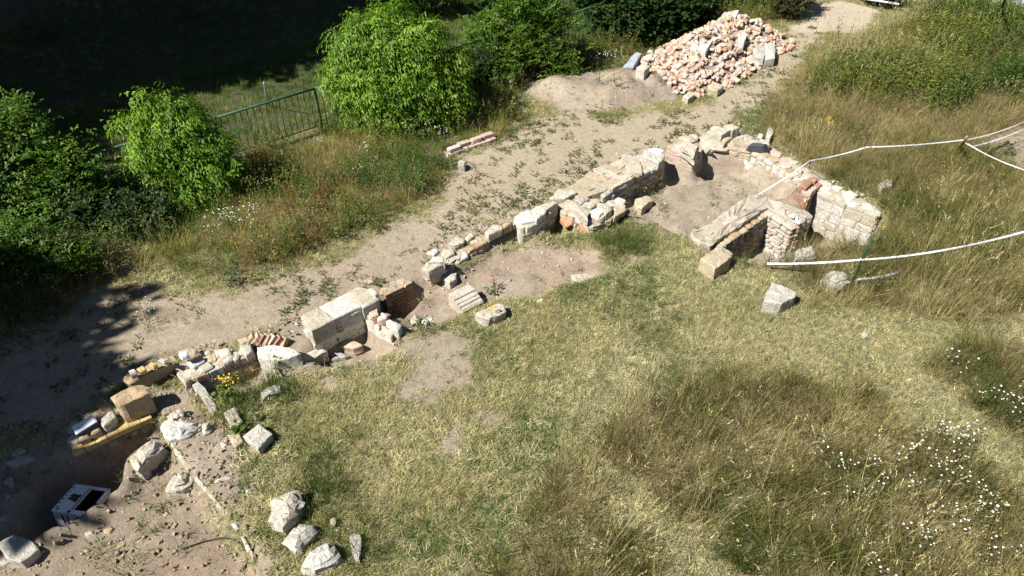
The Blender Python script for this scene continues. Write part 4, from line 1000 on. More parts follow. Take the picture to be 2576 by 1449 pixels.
for r_, i in enumerate(order):
    x, y = pts_h[i]
    mt = rnd.choice(mats_h)
    L_ = rnd.uniform(.09, .22) * (1.25 if mt in ('lime', 'white') else 1)
    loc = (x, y, zz[i] + rnd.uniform(.01, .09)); rot = (rnd.uniform(-.7, .7), rnd.uniform(-.7, .7), rnd.uniform(0, 6.28)); sc = (L_, rnd.uniform(.08, .13), rnd.uniform(.06, .10))
    if r_ < 290:
        o = piece('broken_brick' if mt in ('pinkbrick', 'paleorange', 'orange') else 'rubble_stone', 'half' if mt not in ('lime', 'white') else 'rock', mt, rnd.randrange(6), loc, rot, sc)
        if mt in ('paleorange', 'orange'): tag(o, 'clean red broken brick among the pale ones of the rubble heap', 'brick', 'clean red bricks of the rubble heap')
        elif mt == 'pinkbrick': tag(o, 'mortar-smeared broken brick lying in the rubble heap', 'brick', 'pale bricks of the rubble heap')
        else: tag(o, 'pale angular rubble stone lying in the rubble heap', 'stone', 'rubble stones of the heap')
    else:
        me = pool('half', 'pinkbrick', rnd.randrange(6))
        mm_ = Matrix.Translation(loc) @ Euler(rot).to_matrix().to_4x4() @ Matrix.Diagonal((*sc, 1))
        o_ = len(stuffV); stuffV += [mm_ @ v.co for v in me.vertices]; stuffF += [tuple(o_ + k for k in p.vertices) for p in me.polygons]; stuffM += [rnd.choice([0, 0, 0, 1, 2, 3, 3, 4, 5, 6])] * len(me.polygons)
rest = make('heap_rubble', stuffV, stuffF, None, mats=[M[q] for q in hm], fmat=stuffM)
tag(rest, 'remaining small brick rubble on the far side of the heap', 'rubble', kind='stuff')

# scattered fragments on bare soil: too many and too small to count
def fragments(name, label, polys, n, size, mats, seed):
    rnd = random.Random(seed); V = []; Fc = []; fm = []
    for poly in polys:
        xs = [p[0] for p in poly]; ys = [p[1] for p in poly]; k = 0; pp = []
        while k < n:
            x, y = rnd.uniform(min(xs), max(xs)), rnd.uniform(min(ys), max(ys)); pp.append((x, y)); k += 1
        ds = sd(poly, np.array([p[0] for p in pp]), np.array([p[1] for p in pp])); z_ = zground([p[0] for p in pp], [p[1] for p in pp]) + (.1 if name == 'wall_rubble' else 0)
        for (x, y), d_, z0 in zip(pp, ds, z_):
            if d_ > 0: continue
            s = size[0] + (size[1] - size[0]) * rnd.random() ** 4.5
            me = pool('chip', 'lime', rnd.randrange(6))
            mm_ = Matrix.Translation((x, y, z0 + s * .15)) @ Euler((rnd.random() * 6, rnd.random() * 6, rnd.random() * 6)).to_matrix().to_4x4() @ Matrix.Diagonal((s, s * rnd.uniform(.6, 1), s * rnd.uniform(.4, .8), 1))
            o_ = len(V); V += [mm_ @ v.co for v in me.vertices]; mi = rnd.randrange(len(mats))
            for p in me.polygons: Fc.append(tuple(o_ + k2 for k2 in p.vertices)); fm.append(mi)
    o = make(name, V, Fc, None, mats=[M[q] for q in mats], fmat=fm)
    return tag(o, label, 'rubble', kind='stuff')
fragments('soil_fragments', 'stone and brick crumbs strewn over the bare soil', [SOILB, APR, ROOM2, ROOM3, TR4, SOILS[-2], SOILS[-1], MOUND, PITH, SOILB, SOILS[12]], 620, (.010, .085), ['tan', 'tan', 'brown', 'pinkbrick', 'lime', 'mortar'], 3)
BANK = SOILS[13]
fragments('soil_clods', 'dry clods and crumbs of the dug soil around the stove pit', [SOILB, SOILB, BANK, W([(400,1065),(432,1035),(545,1035),(620,1130),(650,1250),(690,1400),(640,1400),(545,1265),(418,1100)])], 1300, (.012, .10), ['clod', 'clod', 'clod', 'tan', 'brown'], 21)
WLINE = [W(q) for q in ([(430,905),(640,845),(645,900),(500,955)], [(640,845),(760,790),(770,835),(650,890)], [(930,735),(1060,660),(1290,545),(1295,580),(1160,650),(1040,730)], [(1290,545),(1400,495),(1550,400),(1670,370),(1675,412),(1545,480),(1400,520)], [(1675,360),(1780,330),(1860,318),(1900,350),(1890,390),(1770,375)], [(1890,350),(1950,370),(2070,445),(2030,465),(1900,400)], [(2060,445),(2216,528),(2210,545),(2055,470)])]
fragments('wall_rubble', 'small rubble and mortar crumbs strewn along the ruined walls', WLINE, 170, (.02, .12), ['lime', 'mortar', 'tan', 'mortar', 'white'], 22)
fragments('heap_fines', 'brick dust and crumbs spread around the foot of the rubble heap', [W([(1560,185),(1640,130),(1800,70),(1985,100),(2000,140),(1900,180),(1850,225),(1760,262),(1690,255),(1640,210)])], 2600, (.012, .07), ['pinkbrick', 'pinkbrick', 'paleorange', 'white', 'mortar'], 8)
fragments('path_pebbles', 'small pebbles lying on the sandy path', [PATH], 2600, (.01, .05), ['tan', 'lime', 'white'], 4)

# crumbs and clods bedding the loose stones and walls
V_, F_, m_ = [], [], []; rnd = random.Random(12)
for pts, h, mat, lab in LOOSE:
    w_ = PL(pts, 0); c_ = sum(w_, Vector()) / len(w_)
    for i in range(16):
        k = rnd.randrange(len(w_)); p = w_[k].lerp(w_[(k + 1) % len(w_)], rnd.random()); p = c_ + (p - c_) * rnd.uniform(1.0, 1.35)
        s_ = .012 + .05 * rnd.random() ** 3; z0 = zg(p.x, p.y) if i % 8 == 0 else z0
        me = pool('chip', 'lime', rnd.randrange(6))
        mm_ = Matrix.Translation((p.x, p.y, z0 + s_ * .2)) @ Euler((rnd.random() * 6, rnd.random() * 6, rnd.random() * 6)).to_matrix().to_4x4() @ Matrix.Diagonal((s_, s_ * .8, s_ * .6, 1))
        o_ = len(V_); V_ += [mm_ @ v.co for v in me.vertices]; mi = rnd.randrange(3)
        for q in me.polygons: F_.append(tuple(o_ + k2 for k2 in q.vertices)); m_.append(mi)
tag(make('stone_crumbs', V_, F_, None, mats=[M['tan'], M['mortar'], M['lime']], fmat=m_), 'crumbs and clods around the loose stones', 'rubble', kind='stuff')
# ------------------------------------------------------------------ the discarded stove, lying on its back in the pit
fr_ = [P(128,1285,-.36), P(181,1231,-.42), P(266,1228,-.44), P(227,1295,-.38)]
o0 = fr_[0]; ex = (fr_[3] - fr_[0]); ey = (fr_[1] - fr_[0]); wx, wy = ex.length, ey.length
ex.normalize(); ey.normalize(); half_ = (math.pi / 2 - ex.angle(ey)) / 2; nz_ = ex.cross(ey).normalized()
ex = Quaternion(nz_, -half_) @ ex; ey = nz_.cross(ex).normalized(); ez = nz_; wx, wy = .5, .46
stv = bpy.data.objects.new('stove', None); link(stv)
stv.matrix_world = Matrix(((ex.x, ey.x, ez.x, o0.x), (ex.y, ey.y, ez.y, o0.y), (ex.z, ey.z, ez.z, o0.z), (0, 0, 0, 1)))
tag(stv, 'old white enamel stove lying on its back in the pit', 'stove')
def box_faces(x0, x1, y0, y1, z0, z1, o=0):
    V = [(x, y, z) for z in (z0, z1) for y in (y0, y1) for x in (x0, x1)]
    F_ = [(0, 2, 3, 1), (4, 5, 7, 6), (0, 1, 5, 4), (2, 6, 7, 3), (0, 4, 6, 2), (1, 3, 7, 5)]
    return V, [tuple(i + o for i in f) for f in F_]
def local(name, boxes, mat, parent, bev=0.0):
    V, Fc = [], []
    for b_ in boxes:
        v, f = box_faces(*b_, o=len(V)); V += v; Fc += f
    o = make(name, V, Fc, M[mat], parent)
    if bev:
        md = o.modifiers.new('bevel', 'BEVEL'); md.width = bev; md.segments = 2
    return o
D_ = .38
local('casing', [(.012, wx - .012, .0, .02, -D_, -.02), (.012, wx - .012, wy - .02, wy, -D_, -.02), (.0, .02, .02, wy - .02, -D_, -.02), (wx - .02, wx, .02, wy - .02, -D_, -.02), (.02, wx - .02, .02, wy - .02, -D_, -D_ + .02)], 'enamel', stv, .006)
ox0, ox1, oy0, oy1 = wx * .52, wx * .92, wy * .14, wy * .9
local('front_panel', [(0, ox0, 0, wy, -.018, .006), (ox1, wx, 0, wy, -.018, .006), (ox0, ox1, 0, oy0, -.018, .006), (ox0, ox1, oy1, wy, -.018, .006)], 'enamel', stv, .006)
local('oven_cavity', [(ox0, ox0 + .01, oy0, oy1, -.32, -.01), (ox1 - .01, ox1, oy0, oy1, -.32, -.01), (ox0, ox1, oy0, oy0 + .01, -.32, -.01), (ox0, ox1, oy1 - .01, oy1, -.32, -.01), (ox0, ox1, oy0, oy1, -.34, -.32)], 'black', stv)
local('door_rail', [(ox0 - .022, ox0 - .008, oy0, oy1, .008, .02)], 'steel', stv, .003)
for i in range(6):
    a = [(wx * .06 + .012 * math.cos(w), wy * (.15 + .14 * i) + .012 * math.sin(w), .0085) for w in np.linspace(0, 6.28, 9)[:-1]]
    make('knob_hole', a, [tuple(range(8))], M['black'], stv)
for cx_, cy_, r0, k in ((wx * .32, wy * .52, .075, 22), (wx * .14, wy * .08, .02, 10), (wx * .45, wy * .04, .025, 10), (wx * .9, wy * .06, .025, 10), (wx * .97, wy * .4, .02, 10)):
    rr = random.Random(int(cx_ * 1000))
    a = [(min(wx - .002, max(.002, cx_ + math.cos(w) * r0 * rr.uniform(.6, 1.2))), min(wy - .002, max(.002, cy_ + math.sin(w) * r0 * rr.uniform(.6, 1.2))), .0082 + .0004 * len(stv.children)) for w in np.linspace(0, 6.28, k + 1)[:-1]]
    make('rust_patch', a, [tuple(range(k))], M['rust'], stv)
# streaks down the visible side
for xx, w_ in ((.12, .03), (.2, .018), (.33, .04)):
    make('rust_streak', [(xx, -.003, -.03), (xx + w_, -.003, -.03), (xx + w_ * .7, -.003, -.24), (xx + w_ * .4, -.003, -.24)], [(0, 1, 2, 3)], M['rust'], stv)
# brown upright stone in the pit wall
upright('stone_block', [(243,1197,-.75),(243,1146,-.3),(256,1140,-.26),(268,1144,-.3),(268,1192,-.75)], 'brown', .15, 'upright brown stone standing in the shaded pit behind the stove', back=(-.2, .95))
cb = [(457,1384),(485,1374),(512,1364),(535,1359),(557,1357),(580,1358),(600,1364),(613,1375),(620,1387),(624,1400),(625,1412),(617,1428),(605,1442)]
cpts = []
for x_, y_ in cb:
    q = P(x_, y_, -.2); q.z = zg(q.x, q.y); q = P(x_, y_, q.z); q.z = zg(q.x, q.y) + .02; cpts.append(q)
tube(cpts, .009, 'cable', 'cable', None, 6, 'thin black cable curling over the soil at the bottom', 'cable')

# ------------------------------------------------------------------ barrier tapes and their stakes
def ribbon(name, pts, width, mat, label, group=None, twist=0.3, parent=None):
    pts = [Vector(p) for p in pts]; V = []; Fc = []; org = pts[0]
    L_ = 0
    for i, p in enumerate(pts):
        t = (pts[min(i + 1, len(pts) - 1)] - pts[max(i - 1, 0)]).normalized()
        side = t.cross(Vector((0, 0, 1))).normalized(); up = side.cross(t)
        a = -.7 + .45 * math.sin(i * .55 + twist * 4)
        w = (up * math.cos(a) + side * math.sin(a)) * width * .5
        V += [p - w - org, p + w - org]
        if i: k = 2 * i; Fc.append((k - 2, k, k + 1, k - 1))
    o = make(name, V, Fc, M[mat], parent, pos_under(parent, org))
    md = o.modifiers.new('thickness', 'SOLIDIFY'); md.thickness = .002
    if label: tag(o, label, 'tape', group)
    return o
def chain(seq, sag=.05, n=8):
    out = []
    for a, b_ in zip(seq[:-1], seq[1:]):
        c_ = catenary(a, b_, sag, n); out += c_ if not out else c_[1:]
    return out
gb = P(2139,724,.02)
gt_ = gb + Vector((.08, -.06, 1.02)); 
gt_ = P(2193,592,1.02)
tube([gb - Vector((0, 0, .1)), gb.lerp(gt_, .5), gt_], [.018, .017, .016], 'gpost', 'stake', None, 8, 'dark green stake holding the near barrier tape', 'stake')
k1 = gb.lerp(gt_, .55)
sA = P(1930,663,.16)
tube([P(1932,668,0), P(1937,644,.32)], .008, 'iron', 'stake', None, 6, 'short iron stake at the left end of the near tape', 'stake')
ribbon('barrier_tape', chain([sA, k1], .03), .034, 'tape', 'white barrier tape between the short iron stake and green stake', twist=.9)
ribbon('barrier_tape', chain([k1, P(2576,583,.95), P(2900,520,1.0)], .1, 14), .03, 'tape', 'white barrier tape from the green stake out of the right edge', twist=.6)
kn = bpy.data.objects.new('tape_knot', pool('rock', 'tape', 1)); kn.location = k1; kn.scale = (.07, .06, .06); link(kn); tag(kn, 'knot of white tape tied on the green stake', 'tape')
k2 = gb.lerp(gt_, .16)
ribbon('barrier_tape', [k2, P(2185,700,.14), P(2223,695,.14), P(2259,685,.15)], .035, 'tape', 'short loose tape end low on the green stake', twist=1.0)
wpost = P(2423,352,.75)
B2p = [P(1899,494,.12), P(2038,404,.62), P(2180,370,.72), wpost]
ribbon('barrier_tape', chain(B2p, .03), .022, 'tape', 'far white barrier tape running over the ruin corner', twist=.7)
tube([P(2035,424,.1), P(2040,393,.66)], .007, 'iron', 'stake', None, 6, 'thin iron rod carrying the far tape above the far wall', 'stake')
tube([P(2158,402,.02), P(2185,350,.95)], .009, 'iron', 'stake', None, 6, 'leaning iron rod carrying the far tape in the meadow', 'stake')
tube([P(2412,376,.02), P(2432,344,.88)], [.03, .025], 'wood', 'stake', None, 8, 'wooden post where the far tapes meet', 'stake')
ribbon('barrier_tape', chain([wpost + Vector((.05, 0, 0)), P(2576,307,.8), P(2700,275,.8)], .05), .02, 'redtape', 'upper one of the tapes running right from the wooden post', twist=.7)
ribbon('barrier_tape', chain([P(2448,368,.35), P(2576,325,.4), P(2700,290,.4)], .04), .022, 'tape', 'middle one of the tapes running right from the wooden post', twist=.7)
ribbon('barrier_tape', chain([wpost + Vector((.06, -.02, -.05)), P(2576,427,.7), P(2700,485,.7)], .04), .022, 'redtape', 'lower one of the tapes running right from the wooden post', twist=.7)
tube([P(2476,386,.06), P(2510,368,.1), P(2536,356,.08)], .03, 'wood', 'fallen_post', None, 7, 'dark wooden pole lying in the straw behind the tapes', 'pole')
ribbon('tape_scrap', [P(1990,540,.1), P(1996,546,.12), P(2003,542,.1), P(2004,556,.08), P(2012,562,.1)], .06, 'tape', 'crumpled white tape on the end of the l shaped wall', twist=1.2)
tube([P(2020,430,.2), P(1992,491,-.15), P(1977,500,-.35)], .012, 'iron', 'iron_rod', None, 7, 'bent dark iron rod leaning on the far side wall', 'rod')
tube([P(2512,44,0), P(2532,-12,1.7)], .035, 'gpost', 'post', None, 8, 'tall green post near the top right corner', 'post')
tube([P(675,268,0), P(664,208,.95)], .018, 'steel', 'post', None, 8, 'thin grey steel pole behind the green railing', 'post')
tube([P(2172,-4,.25), P(2262,11,.25)], .03, 'ceramic', 'rail', None, 8, 'white rail lying beyond the sandy pad', 'rail')

# ------------------------------------------------------------------ green railing
rl = empty('railing', (FA.x - fdir.x * 5, FA.y - fdir.y * 5, 0), 'green painted metal railing with upright bars along the wood', 'railing')
RA = FA - fdir * 5.0; RB = FB + fdir * 1.0
RL = (RB - RA).length
hR = 1.0
yaw_f = math.atan2(fdir.y, fdir.x)
def bar(name, a, b_, r, parent, sides=6): return tube([a, b_], r, 'gfence', name, parent, sides)
npan = 8
bars_me = None; k = 0
for i in range(npan):
    a = RA + fdir * (RL * i / npan); b_ = RA + fdir * (RL * (i + 1) / npan)
    g0, g1 = zg(a.x, a.y), zg(b_.x, b_.y)
    a0 = Vector((a.x, a.y, hR)); b0 = Vector((b_.x, b_.y, hR))
    bar('rail', a0 + fdir * .01, b0 - fdir * .01, .026, rl, 8)
    bar('lower_rail', Vector((a.x, a.y, .14)), Vector((b_.x, b_.y, .14)), .014, rl)
    bar('post', Vector((a.x, a.y, -.1)), Vector((a.x, a.y, hR - .01)), .026, rl, 8)
    nb = int((b_ - a).length / .135)
    for j in range(1, nb):
        q = a.lerp(b_, j / nb)
        if bars_me is None:
            o = bar('bar', Vector((q.x, q.y, .13)), Vector((q.x, q.y, hR - .012)), .0095, rl, 5); bars_me = o.data
        else:
            o = bpy.data.objects.new('bar', bars_me); o.location = pos_under(rl, (q.x, q.y, .13)); link(o, rl)
# taller railing further right, seen between the bushes
# ------------------------------------------------------------------ foliage building blocks
def blade_strip(base, yaw, length, lean, curl, width, segs=3):
    """a tapering blade as quads/tri; returns verts, faces"""
    d = Vector((math.cos(yaw), math.sin(yaw), 0)); sdv = Vector((-d.y, d.x, 0))
    V = []; Fc = []; p = Vector(base); ang = lean
    for i in range(segs + 1):
        w = width * (1 - i / segs) ** .7
        if i < segs: V += [p - sdv * w * .5, p + sdv * w * .5]
        else: V.append(p.copy())
        st = d * math.sin(ang) + Vector((0, 0, math.cos(ang)))
        p = p + st * (length / segs); ang += curl / segs
    for i in range(segs - 1): k = 2 * i; Fc += [(k, k + 1, k + 3), (k, k + 3, k + 2)]
    k = 2 * (segs - 1); Fc.append((k, k + 1, k + 2))
    return V, Fc
def leaf_quad(base, direction, up, length, width, fold=.25):
    """pointed leaf: four triangles, slightly folded"""
    d = Vector(direction).normalized(); s = d.cross(Vector(up)).normalized(); n_ = s.cross(d)
    b = Vector(base); t = b + d * length - n_ * length * .12; mid = b + d * length * .45
    l_ = mid - s * width * .5 + n_ * width * fold; r = mid + s * width * .5 + n_ * width * fold
    return [b, l_, t, r], [(0, 2, 1), (0, 3, 2)]
rv = random.Random(17)
class MB:
    def __init__(self): self.V = []; self.F = []; self.m = []; self.j = []
    def add(self, vf, mi=0):
        self.j += [rv.gauss(1, .22)] * len(vf[0])
        o = len(self.V); self.V += [tuple(v) for v in vf[0]]; self.F += [tuple(i + o for i in f) for f in vf[1]]; self.m += [mi] * len(vf[1])
    def mesh(self, name, mats):
        me = bpy.data.meshes.new(name); me.from_pydata(self.V, [], self.F)
        for q in mats: me.materials.append(M[q])
        me.polygons.foreach_set('material_index', np.array(self.m, dtype=np.int32)); me.update(); return me
def tall_tuft(n=22, h=(.25, .55), w=.007, spread=.09, lean=(.05, .6), curl=(.2, 1.1), heads=3, segs=2):
    b = MB()
    for i in range(n):
        a = rv.uniform(0, 6.28); r = spread * math.sqrt(rv.random())
        b.add(blade_strip((r * math.cos(a), r * math.sin(a), -.02), a + rv.uniform(-.9, .9), rv.uniform(*h), rv.uniform(*lean), rv.uniform(*curl), w * rv.uniform(.6, 1.2), segs))
    for i in range(heads):
        a = rv.uniform(0, 6.28); le = rv.uniform(.05, .45); L_ = rv.uniform(h[1] * .9, h[1] * 1.45)
        b.add(blade_strip((0, 0, 0), a, L_, le, .25, .004, 2))
        d = Vector((math.cos(a) * math.sin(le + .2), math.sin(a) * math.sin(le + .2), math.cos(le + .2)))
        tp = d * L_ * .9
        for j in range(5): b.add(leaf_quad(tp + d * .025 * j, d + Vector((rv.uniform(-.8, .8), rv.uniform(-.8, .8), 0)), (.3, .2, .9), .035, .01))
    return b
def short_tuft(n=16, h=(.025, .075)):
    b = MB()
    for i in range(n):
        a = rv.uniform(0, 6.28); r = .07 * math.sqrt(rv.random())
        b.add(blade_strip((r * math.cos(a), r * math.sin(a), -.005), rv.uniform(0, 6.28), rv.uniform(*h) * 1.3, rv.uniform(.3, 1.4), 0, .009, 1))
    return b
def straw_tuft(n=9):
    b = MB()
    for i in range(n):
        x, y = rv.gauss(0, .06), rv.gauss(0, .06)
        b.add(blade_strip((x, y, rv.uniform(.004, .03)), rv.uniform(0, 6.28), rv.uniform(.04, .13), rv.uniform(1.35, 1.6), 0, .008, 1))
    return b
def rosette(n=12, r=.09):
    b = MB()
    for i in range(n):
        a = rv.uniform(0, 6.28); L_ = r * rv.uniform(.4, 1)
        d = Vector((math.cos(a), math.sin(a), rv.uniform(.1, .8))); st = d * L_ * rv.uniform(.1, .8)
        b.add(leaf_quad((st.x, st.y, .005 + .3 * st.z), d, (0, 0, 1), L_ * .7, L_ * .22))
    return b
def weed(h=.5, leaves=26, ll=.07, lw=.024, stems=3, spread=.12):
    b = MB()
    for s in range(stems):
        a = rv.uniform(0, 6.28); le = rv.uniform(.0, .4); H_ = h * rv.uniform(.65, 1.1)
        d = Vector((math.cos(a) * math.sin(le), math.sin(a) * math.sin(le), math.cos(le))); o = Vector((math.cos(a) * spread * rv.random(), math.sin(a) * spread * rv.random(), 0))
        b.add(blade_strip(o, a, H_, le, .0, .008, 2))
        for i in range(leaves // stems):
            t = rv.uniform(.12, 1); aa = rv.uniform(0, 6.28)
            dr = Vector((math.cos(aa), math.sin(aa), rv.uniform(-.25, .7)))
            b.add(leaf_quad(o + d * H_ * t, dr, (0, 0, 1), ll * rv.uniform(.6, 1.2) * (1.25 - .6 * t), lw * rv.uniform(.7, 1.2)))
    return b
def seedy(h=.55, n=46):
    """dry dock or sorrel: thin stems thick with little husks"""
    b = MB()
    for s in range(6):
        a = rv.uniform(0, 6.28); le = rv.uniform(.02, .45); H_ = h * rv.uniform(.6, 1.1)
        d = Vector((math.cos(a) * math.sin(le), math.sin(a) * math.sin(le), math.cos(le)))
        b.add(blade_strip((rv.gauss(0, .05), rv.gauss(0, .05), 0), a, H_, le, .1, .005, 2))
        for i in range(n // 6):
            t = rv.uniform(.45, 1); aa = rv.uniform(0, 6.28)
            b.add(leaf_quad(d * H_ * t, (math.cos(aa), math.sin(aa), .8), (.1, .1, 1), .05, .013))
    return b
def disc(c, r, tilt, k=7):
    n_ = Vector(tilt).normalized(); a = n_.orthogonal().normalized(); b_ = n_.cross(a); c = Vector(c)
    V = [c + n_ * r * .15] + [c + (a * math.cos(w) + b_ * math.sin(w)) * r * rv.uniform(.8, 1.15) for w in [2 * math.pi * i / k for i in range(k)]]
    return V, [(0, 1 + i, 1 + (i + 1) % k) for i in range(k)]
def daisies(h=.5, heads=9, r=.016, mi=1, spread=.14):
    b = MB()
    for i in range(heads):
        a = rv.uniform(0, 6.28); le = rv.uniform(.0, .35); H_ = h * rv.uniform(.7, 1.1)
        d = Vector((math.cos(a) * math.sin(le), math.sin(a) * math.sin(le), math.cos(le))); o = Vector((rv.gauss(0, spread * .4), rv.gauss(0, spread * .4), 0))
        b.add(blade_strip(o, a, H_, le, 0, .005, 2)); b.add(disc(o + d * H_, r, (rv.uniform(-.5, .5), rv.uniform(-.5, .5), 1)), mi)
        for j in range(3): b.add(leaf_quad(o + d * H_ * rv.uniform(.1, .7), (rv.uniform(-1, 1), rv.uniform(-1, 1), .4), (0, 0, 1), .06, .015))
    return b
def scatter(name, label, cat, protos, pts, tint, scale=(.7, 1.3), lean=.12, mats=('leafp',)):
    """an uncountable cover: small plants of a few kinds rooted at ground points, joined into one mesh"""
    n_ = len(pts)
    if not n_: return
    x, y = pts[:, 0], pts[:, 1]; pos = np.stack([x, y, zground(x, y)], 1)
    rx, ry, rz = RNG.normal(0, lean, n_), RNG.normal(0, lean, n_), RNG.uniform(0, 6.283, n_)
    sc = RNG.uniform(scale[0], scale[1], n_); which = RNG.integers(0, len(protos), n_)
    Vs, Fs, Ts, Ms = [], [], [], []; off = 0
    for w, b in enumerate(protos):
        ii = np.where(which == w)[0]; k = len(ii)
        if not k: continue
        V0 = np.array(b.V); F0 = np.array(b.F); J = np.clip(np.array(b.j), .4, 1.7)
        cx, sx, cy, sy, cz, sz = np.cos(rx[ii]), np.sin(rx[ii]), np.cos(ry[ii]), np.sin(ry[ii]), np.cos(rz[ii]), np.sin(rz[ii])
        R = np.empty((k, 3, 3))
        R[:, 0, 0] = cz * cy; R[:, 0, 1] = cz * sy * sx - sz * cx; R[:, 0, 2] = cz * sy * cx + sz * sx
        R[:, 1, 0] = sz * cy; R[:, 1, 1] = sz * sy * sx + cz * cx; R[:, 1, 2] = sz * sy * cx - cz * sx
        R[:, 2, 0] = -sy; R[:, 2, 1] = cy * sx; R[:, 2, 2] = cy * cx
        V = np.einsum('kij,vj->kvi', R, V0) * sc[ii][:, None, None] + pos[ii][:, None, :]
        Vs.append(V.reshape(-1, 3)); Fs.append((F0[None] + (np.arange(k) * len(V0))[:, None, None] + off).reshape(-1, 3)); off += k * len(V0)
        c_ = np.clip(tint[ii][:, None, :] * J[None, :, None] * RNG.normal(1, .12, (k, len(V0), 1)).clip(.6, 1.4), .003, 1)
        Ts.append(np.concatenate([c_, np.ones((k, len(V0), 1))], 2).reshape(-1, 4)); Ms.append(np.tile(np.array(b.m), k))
    me = big_mesh(name, np.concatenate(Vs), np.concatenate(Fs), M[mats[0]], {'tint': ('FLOAT_COLOR', np.concatenate(Ts))})
    if len(mats) > 1:
        for q in mats[1:]: me.materials.append(M[q])
        me.polygons.foreach_set('material_index', np.concatenate(Ms).astype(np.int32))
    o = link(bpy.data.objects.new(name, me)); tag(o, label, cat, kind='stuff')
    return o
# candidate points over everything the camera (and a step to its side) can see
def candidates(density, ymax=25.5):
    area = (-15, 15, 2.2, ymax)
    n_ = int((area[1] - area[0]) * (area[3] - area[2]) * density)
    x = RNG.uniform(area[0], area[1], n_); y = RNG.uniform(area[2], area[3], n_)
    half = 0.73 * (y * _c + CAM_H * _s) + 1.6
    k = (np.abs(x) < half)
    return x[k], y[k]
def pick(density, wfun, ymax=25.5):
    x, y = candidates(density, ymax); w = region_weights(x, y)
    pr = wfun(w, x, y); k = RNG.random(len(x)) < pr
    return np.stack([x[k], y[k]], 1)
def mixtint(pts, cols, f=.6, seed=0, jitter=.18, sharp=.12):
    """patchy colours: a slow noise picks along the colour list, plus plant-to-plant variation"""
    t = fbm(pts[:, 0], pts[:, 1], f, 4, 200 + seed)
    t = sstep(.5 - sharp * 2, .5 + sharp * 2, t) + RNG.normal(0, .16, len(pts)); t = np.clip(t, 0, .9999) * (len(cols) - 1)
    i = t.astype(int); fr = (t - i)[:, None]; c_ = np.array(cols)
    return (c_[i] * (1 - fr) + c_[np.minimum(i + 1, len(cols) - 1)] * fr) * RNG.normal(1, jitter, (len(pts), 1)).clip(.5, 1.6)
BUILT = [W(q) for q in ([(1736,590),(1886,492),(2048,538),(2007,563),(1932,518),(1798,608)],)]
STRAWS = [W(q) for q in ([(1480,1190),(1600,1250),(1830,1449),(1930,1650),(1760,1650),(1700,1440),(1560,1290)], [(2160,960),(2310,925),(2390,1010),(2600,1200),(2750,1300),(2600,1270),(2420,1110),(2300,1060),(2240,990)], [(1700,820),(1950,790),(2250,820),(2576,800),(2576,870),(2400,860),(2280,930),(2100,960),(1900,930),(1750,920)], [(1350,1000),(1550,850),(1700,900),(1560,1050),(1450,1160)])]
def pale(x, y):
    p_ = np.zeros_like(x)
    for q in STRAWS: p_ = np.maximum(p_, sstep(.3, -.3, sd(q, x, y) + .8 * (fbm(x, y, 1.2, 3, 67) - .5)))
    return p_[:, None]
def bleach(pts, t, c=(.42, .38, .20), a=.7): k = a * pale(pts[:, 0], pts[:, 1]); return t * (1 - k) + np.array(c) * k * RNG.normal(1, .2, (len(pts), 1)).clip(.5, 1.5)
# 1 mown lawn
pts = pick(330, lambda w, x, y: (1 - w['path']) * (1 - w['soil']) * (1 - w['meadow']) * (1 - w['strip']) * (1 - w['wood']) * (1 - w['pad']) * (1 - w['road']) * .95)
scatter('lawn_grass', 'short dry mown grass around the ruins', 'grass', [short_tuft() for _ in range(6)], pts,
        bleach(pts, mixtint(pts, [(.10, .16, .035), (.24, .26, .09), (.38, .36, .16), (.45, .42, .22)], .9, 1)))
pts = pick(120, lambda w, x, y: (1 - w['path']) * (1 - w['soil']) * (1 - w['strip']) * (1 - w['wood']) * (1 - w['pad']) * (1 - w['road']) * (1 - .6 * w['meadow']))
scatter('cut_straw', 'pale cut straw lying on the mown grass', 'straw', [straw_tuft() for _ in range(5)], pts, bleach(pts, mixtint(pts, [(.34, .29, .14), (.48, .42, .23), (.56, .50, .30)], 1.2, 2), (.56, .52, .32)))
# 2 green tussocks in the lawn
pts = pick(30, lambda w, x, y: sstep(.55, .68, fbm(x, y, .9, 4, 201)) * (1 - w['path']) * (1 - w['soil'] * .85) * (1 - w['meadow']) * (1 - w['strip']) * (1 - w['wood']) * (1 - w['pad']))
scatter('lawn_tussocks', 'darker green grass tussocks in the lawn', 'grass', [tall_tuft(18, (.06, .16), .006, .08, (.2, 1.1), (.2, .8), 0) for _ in range(4)], pts, mixtint(pts, [(.06, .11, .025), (.12, .15, .04)], 1.5, 3))
TUFTS = [W(q) for q in ([(745,1190),(800,1125),(850,1180),(880,1270),(950,1310),(955,1380),(920,1430),(890,1430),(870,1330),(790,1260)], [(650,1030),(700,955),(760,985),(745,1020),(700,1045)], [(560,985),(620,965),(640,1030),(600,1065),(575,1020)],
    [(690,1340),(740,1290),(840,1320),(850,1400),(760,1350)], [(1840,655),(1880,630),(1900,650),(1860,680)], [(1500,600),(1560,580),(1640,600),(1620,640),(1520,650)], [(860,1090),(900,1070),(930,1100),(880,1120)])]
def dens_t(w, x, y):
    p_ = np.zeros_like(x)
    for q in TUFTS: p_ = np.maximum(p_, sstep(.12, -.1, sd(q, x, y) + .5 * (fbm(x, y, 2.5, 3, 66) - .5)))
    return p_ * .8
pts = pick(110, dens_t)
scatter('rough_tussocks', 'dark green rough grass around the fallen stones', 'grass', [tall_tuft(22, (.12, .34), .007, .09, (.1, .8), (.2, 1.), 1) for _ in range(4)], pts, mixtint(pts, [(.045, .085, .015), (.075, .12, .02), (.15, .15, .045)], 1.5, 14), (.6, 1.2), .2)
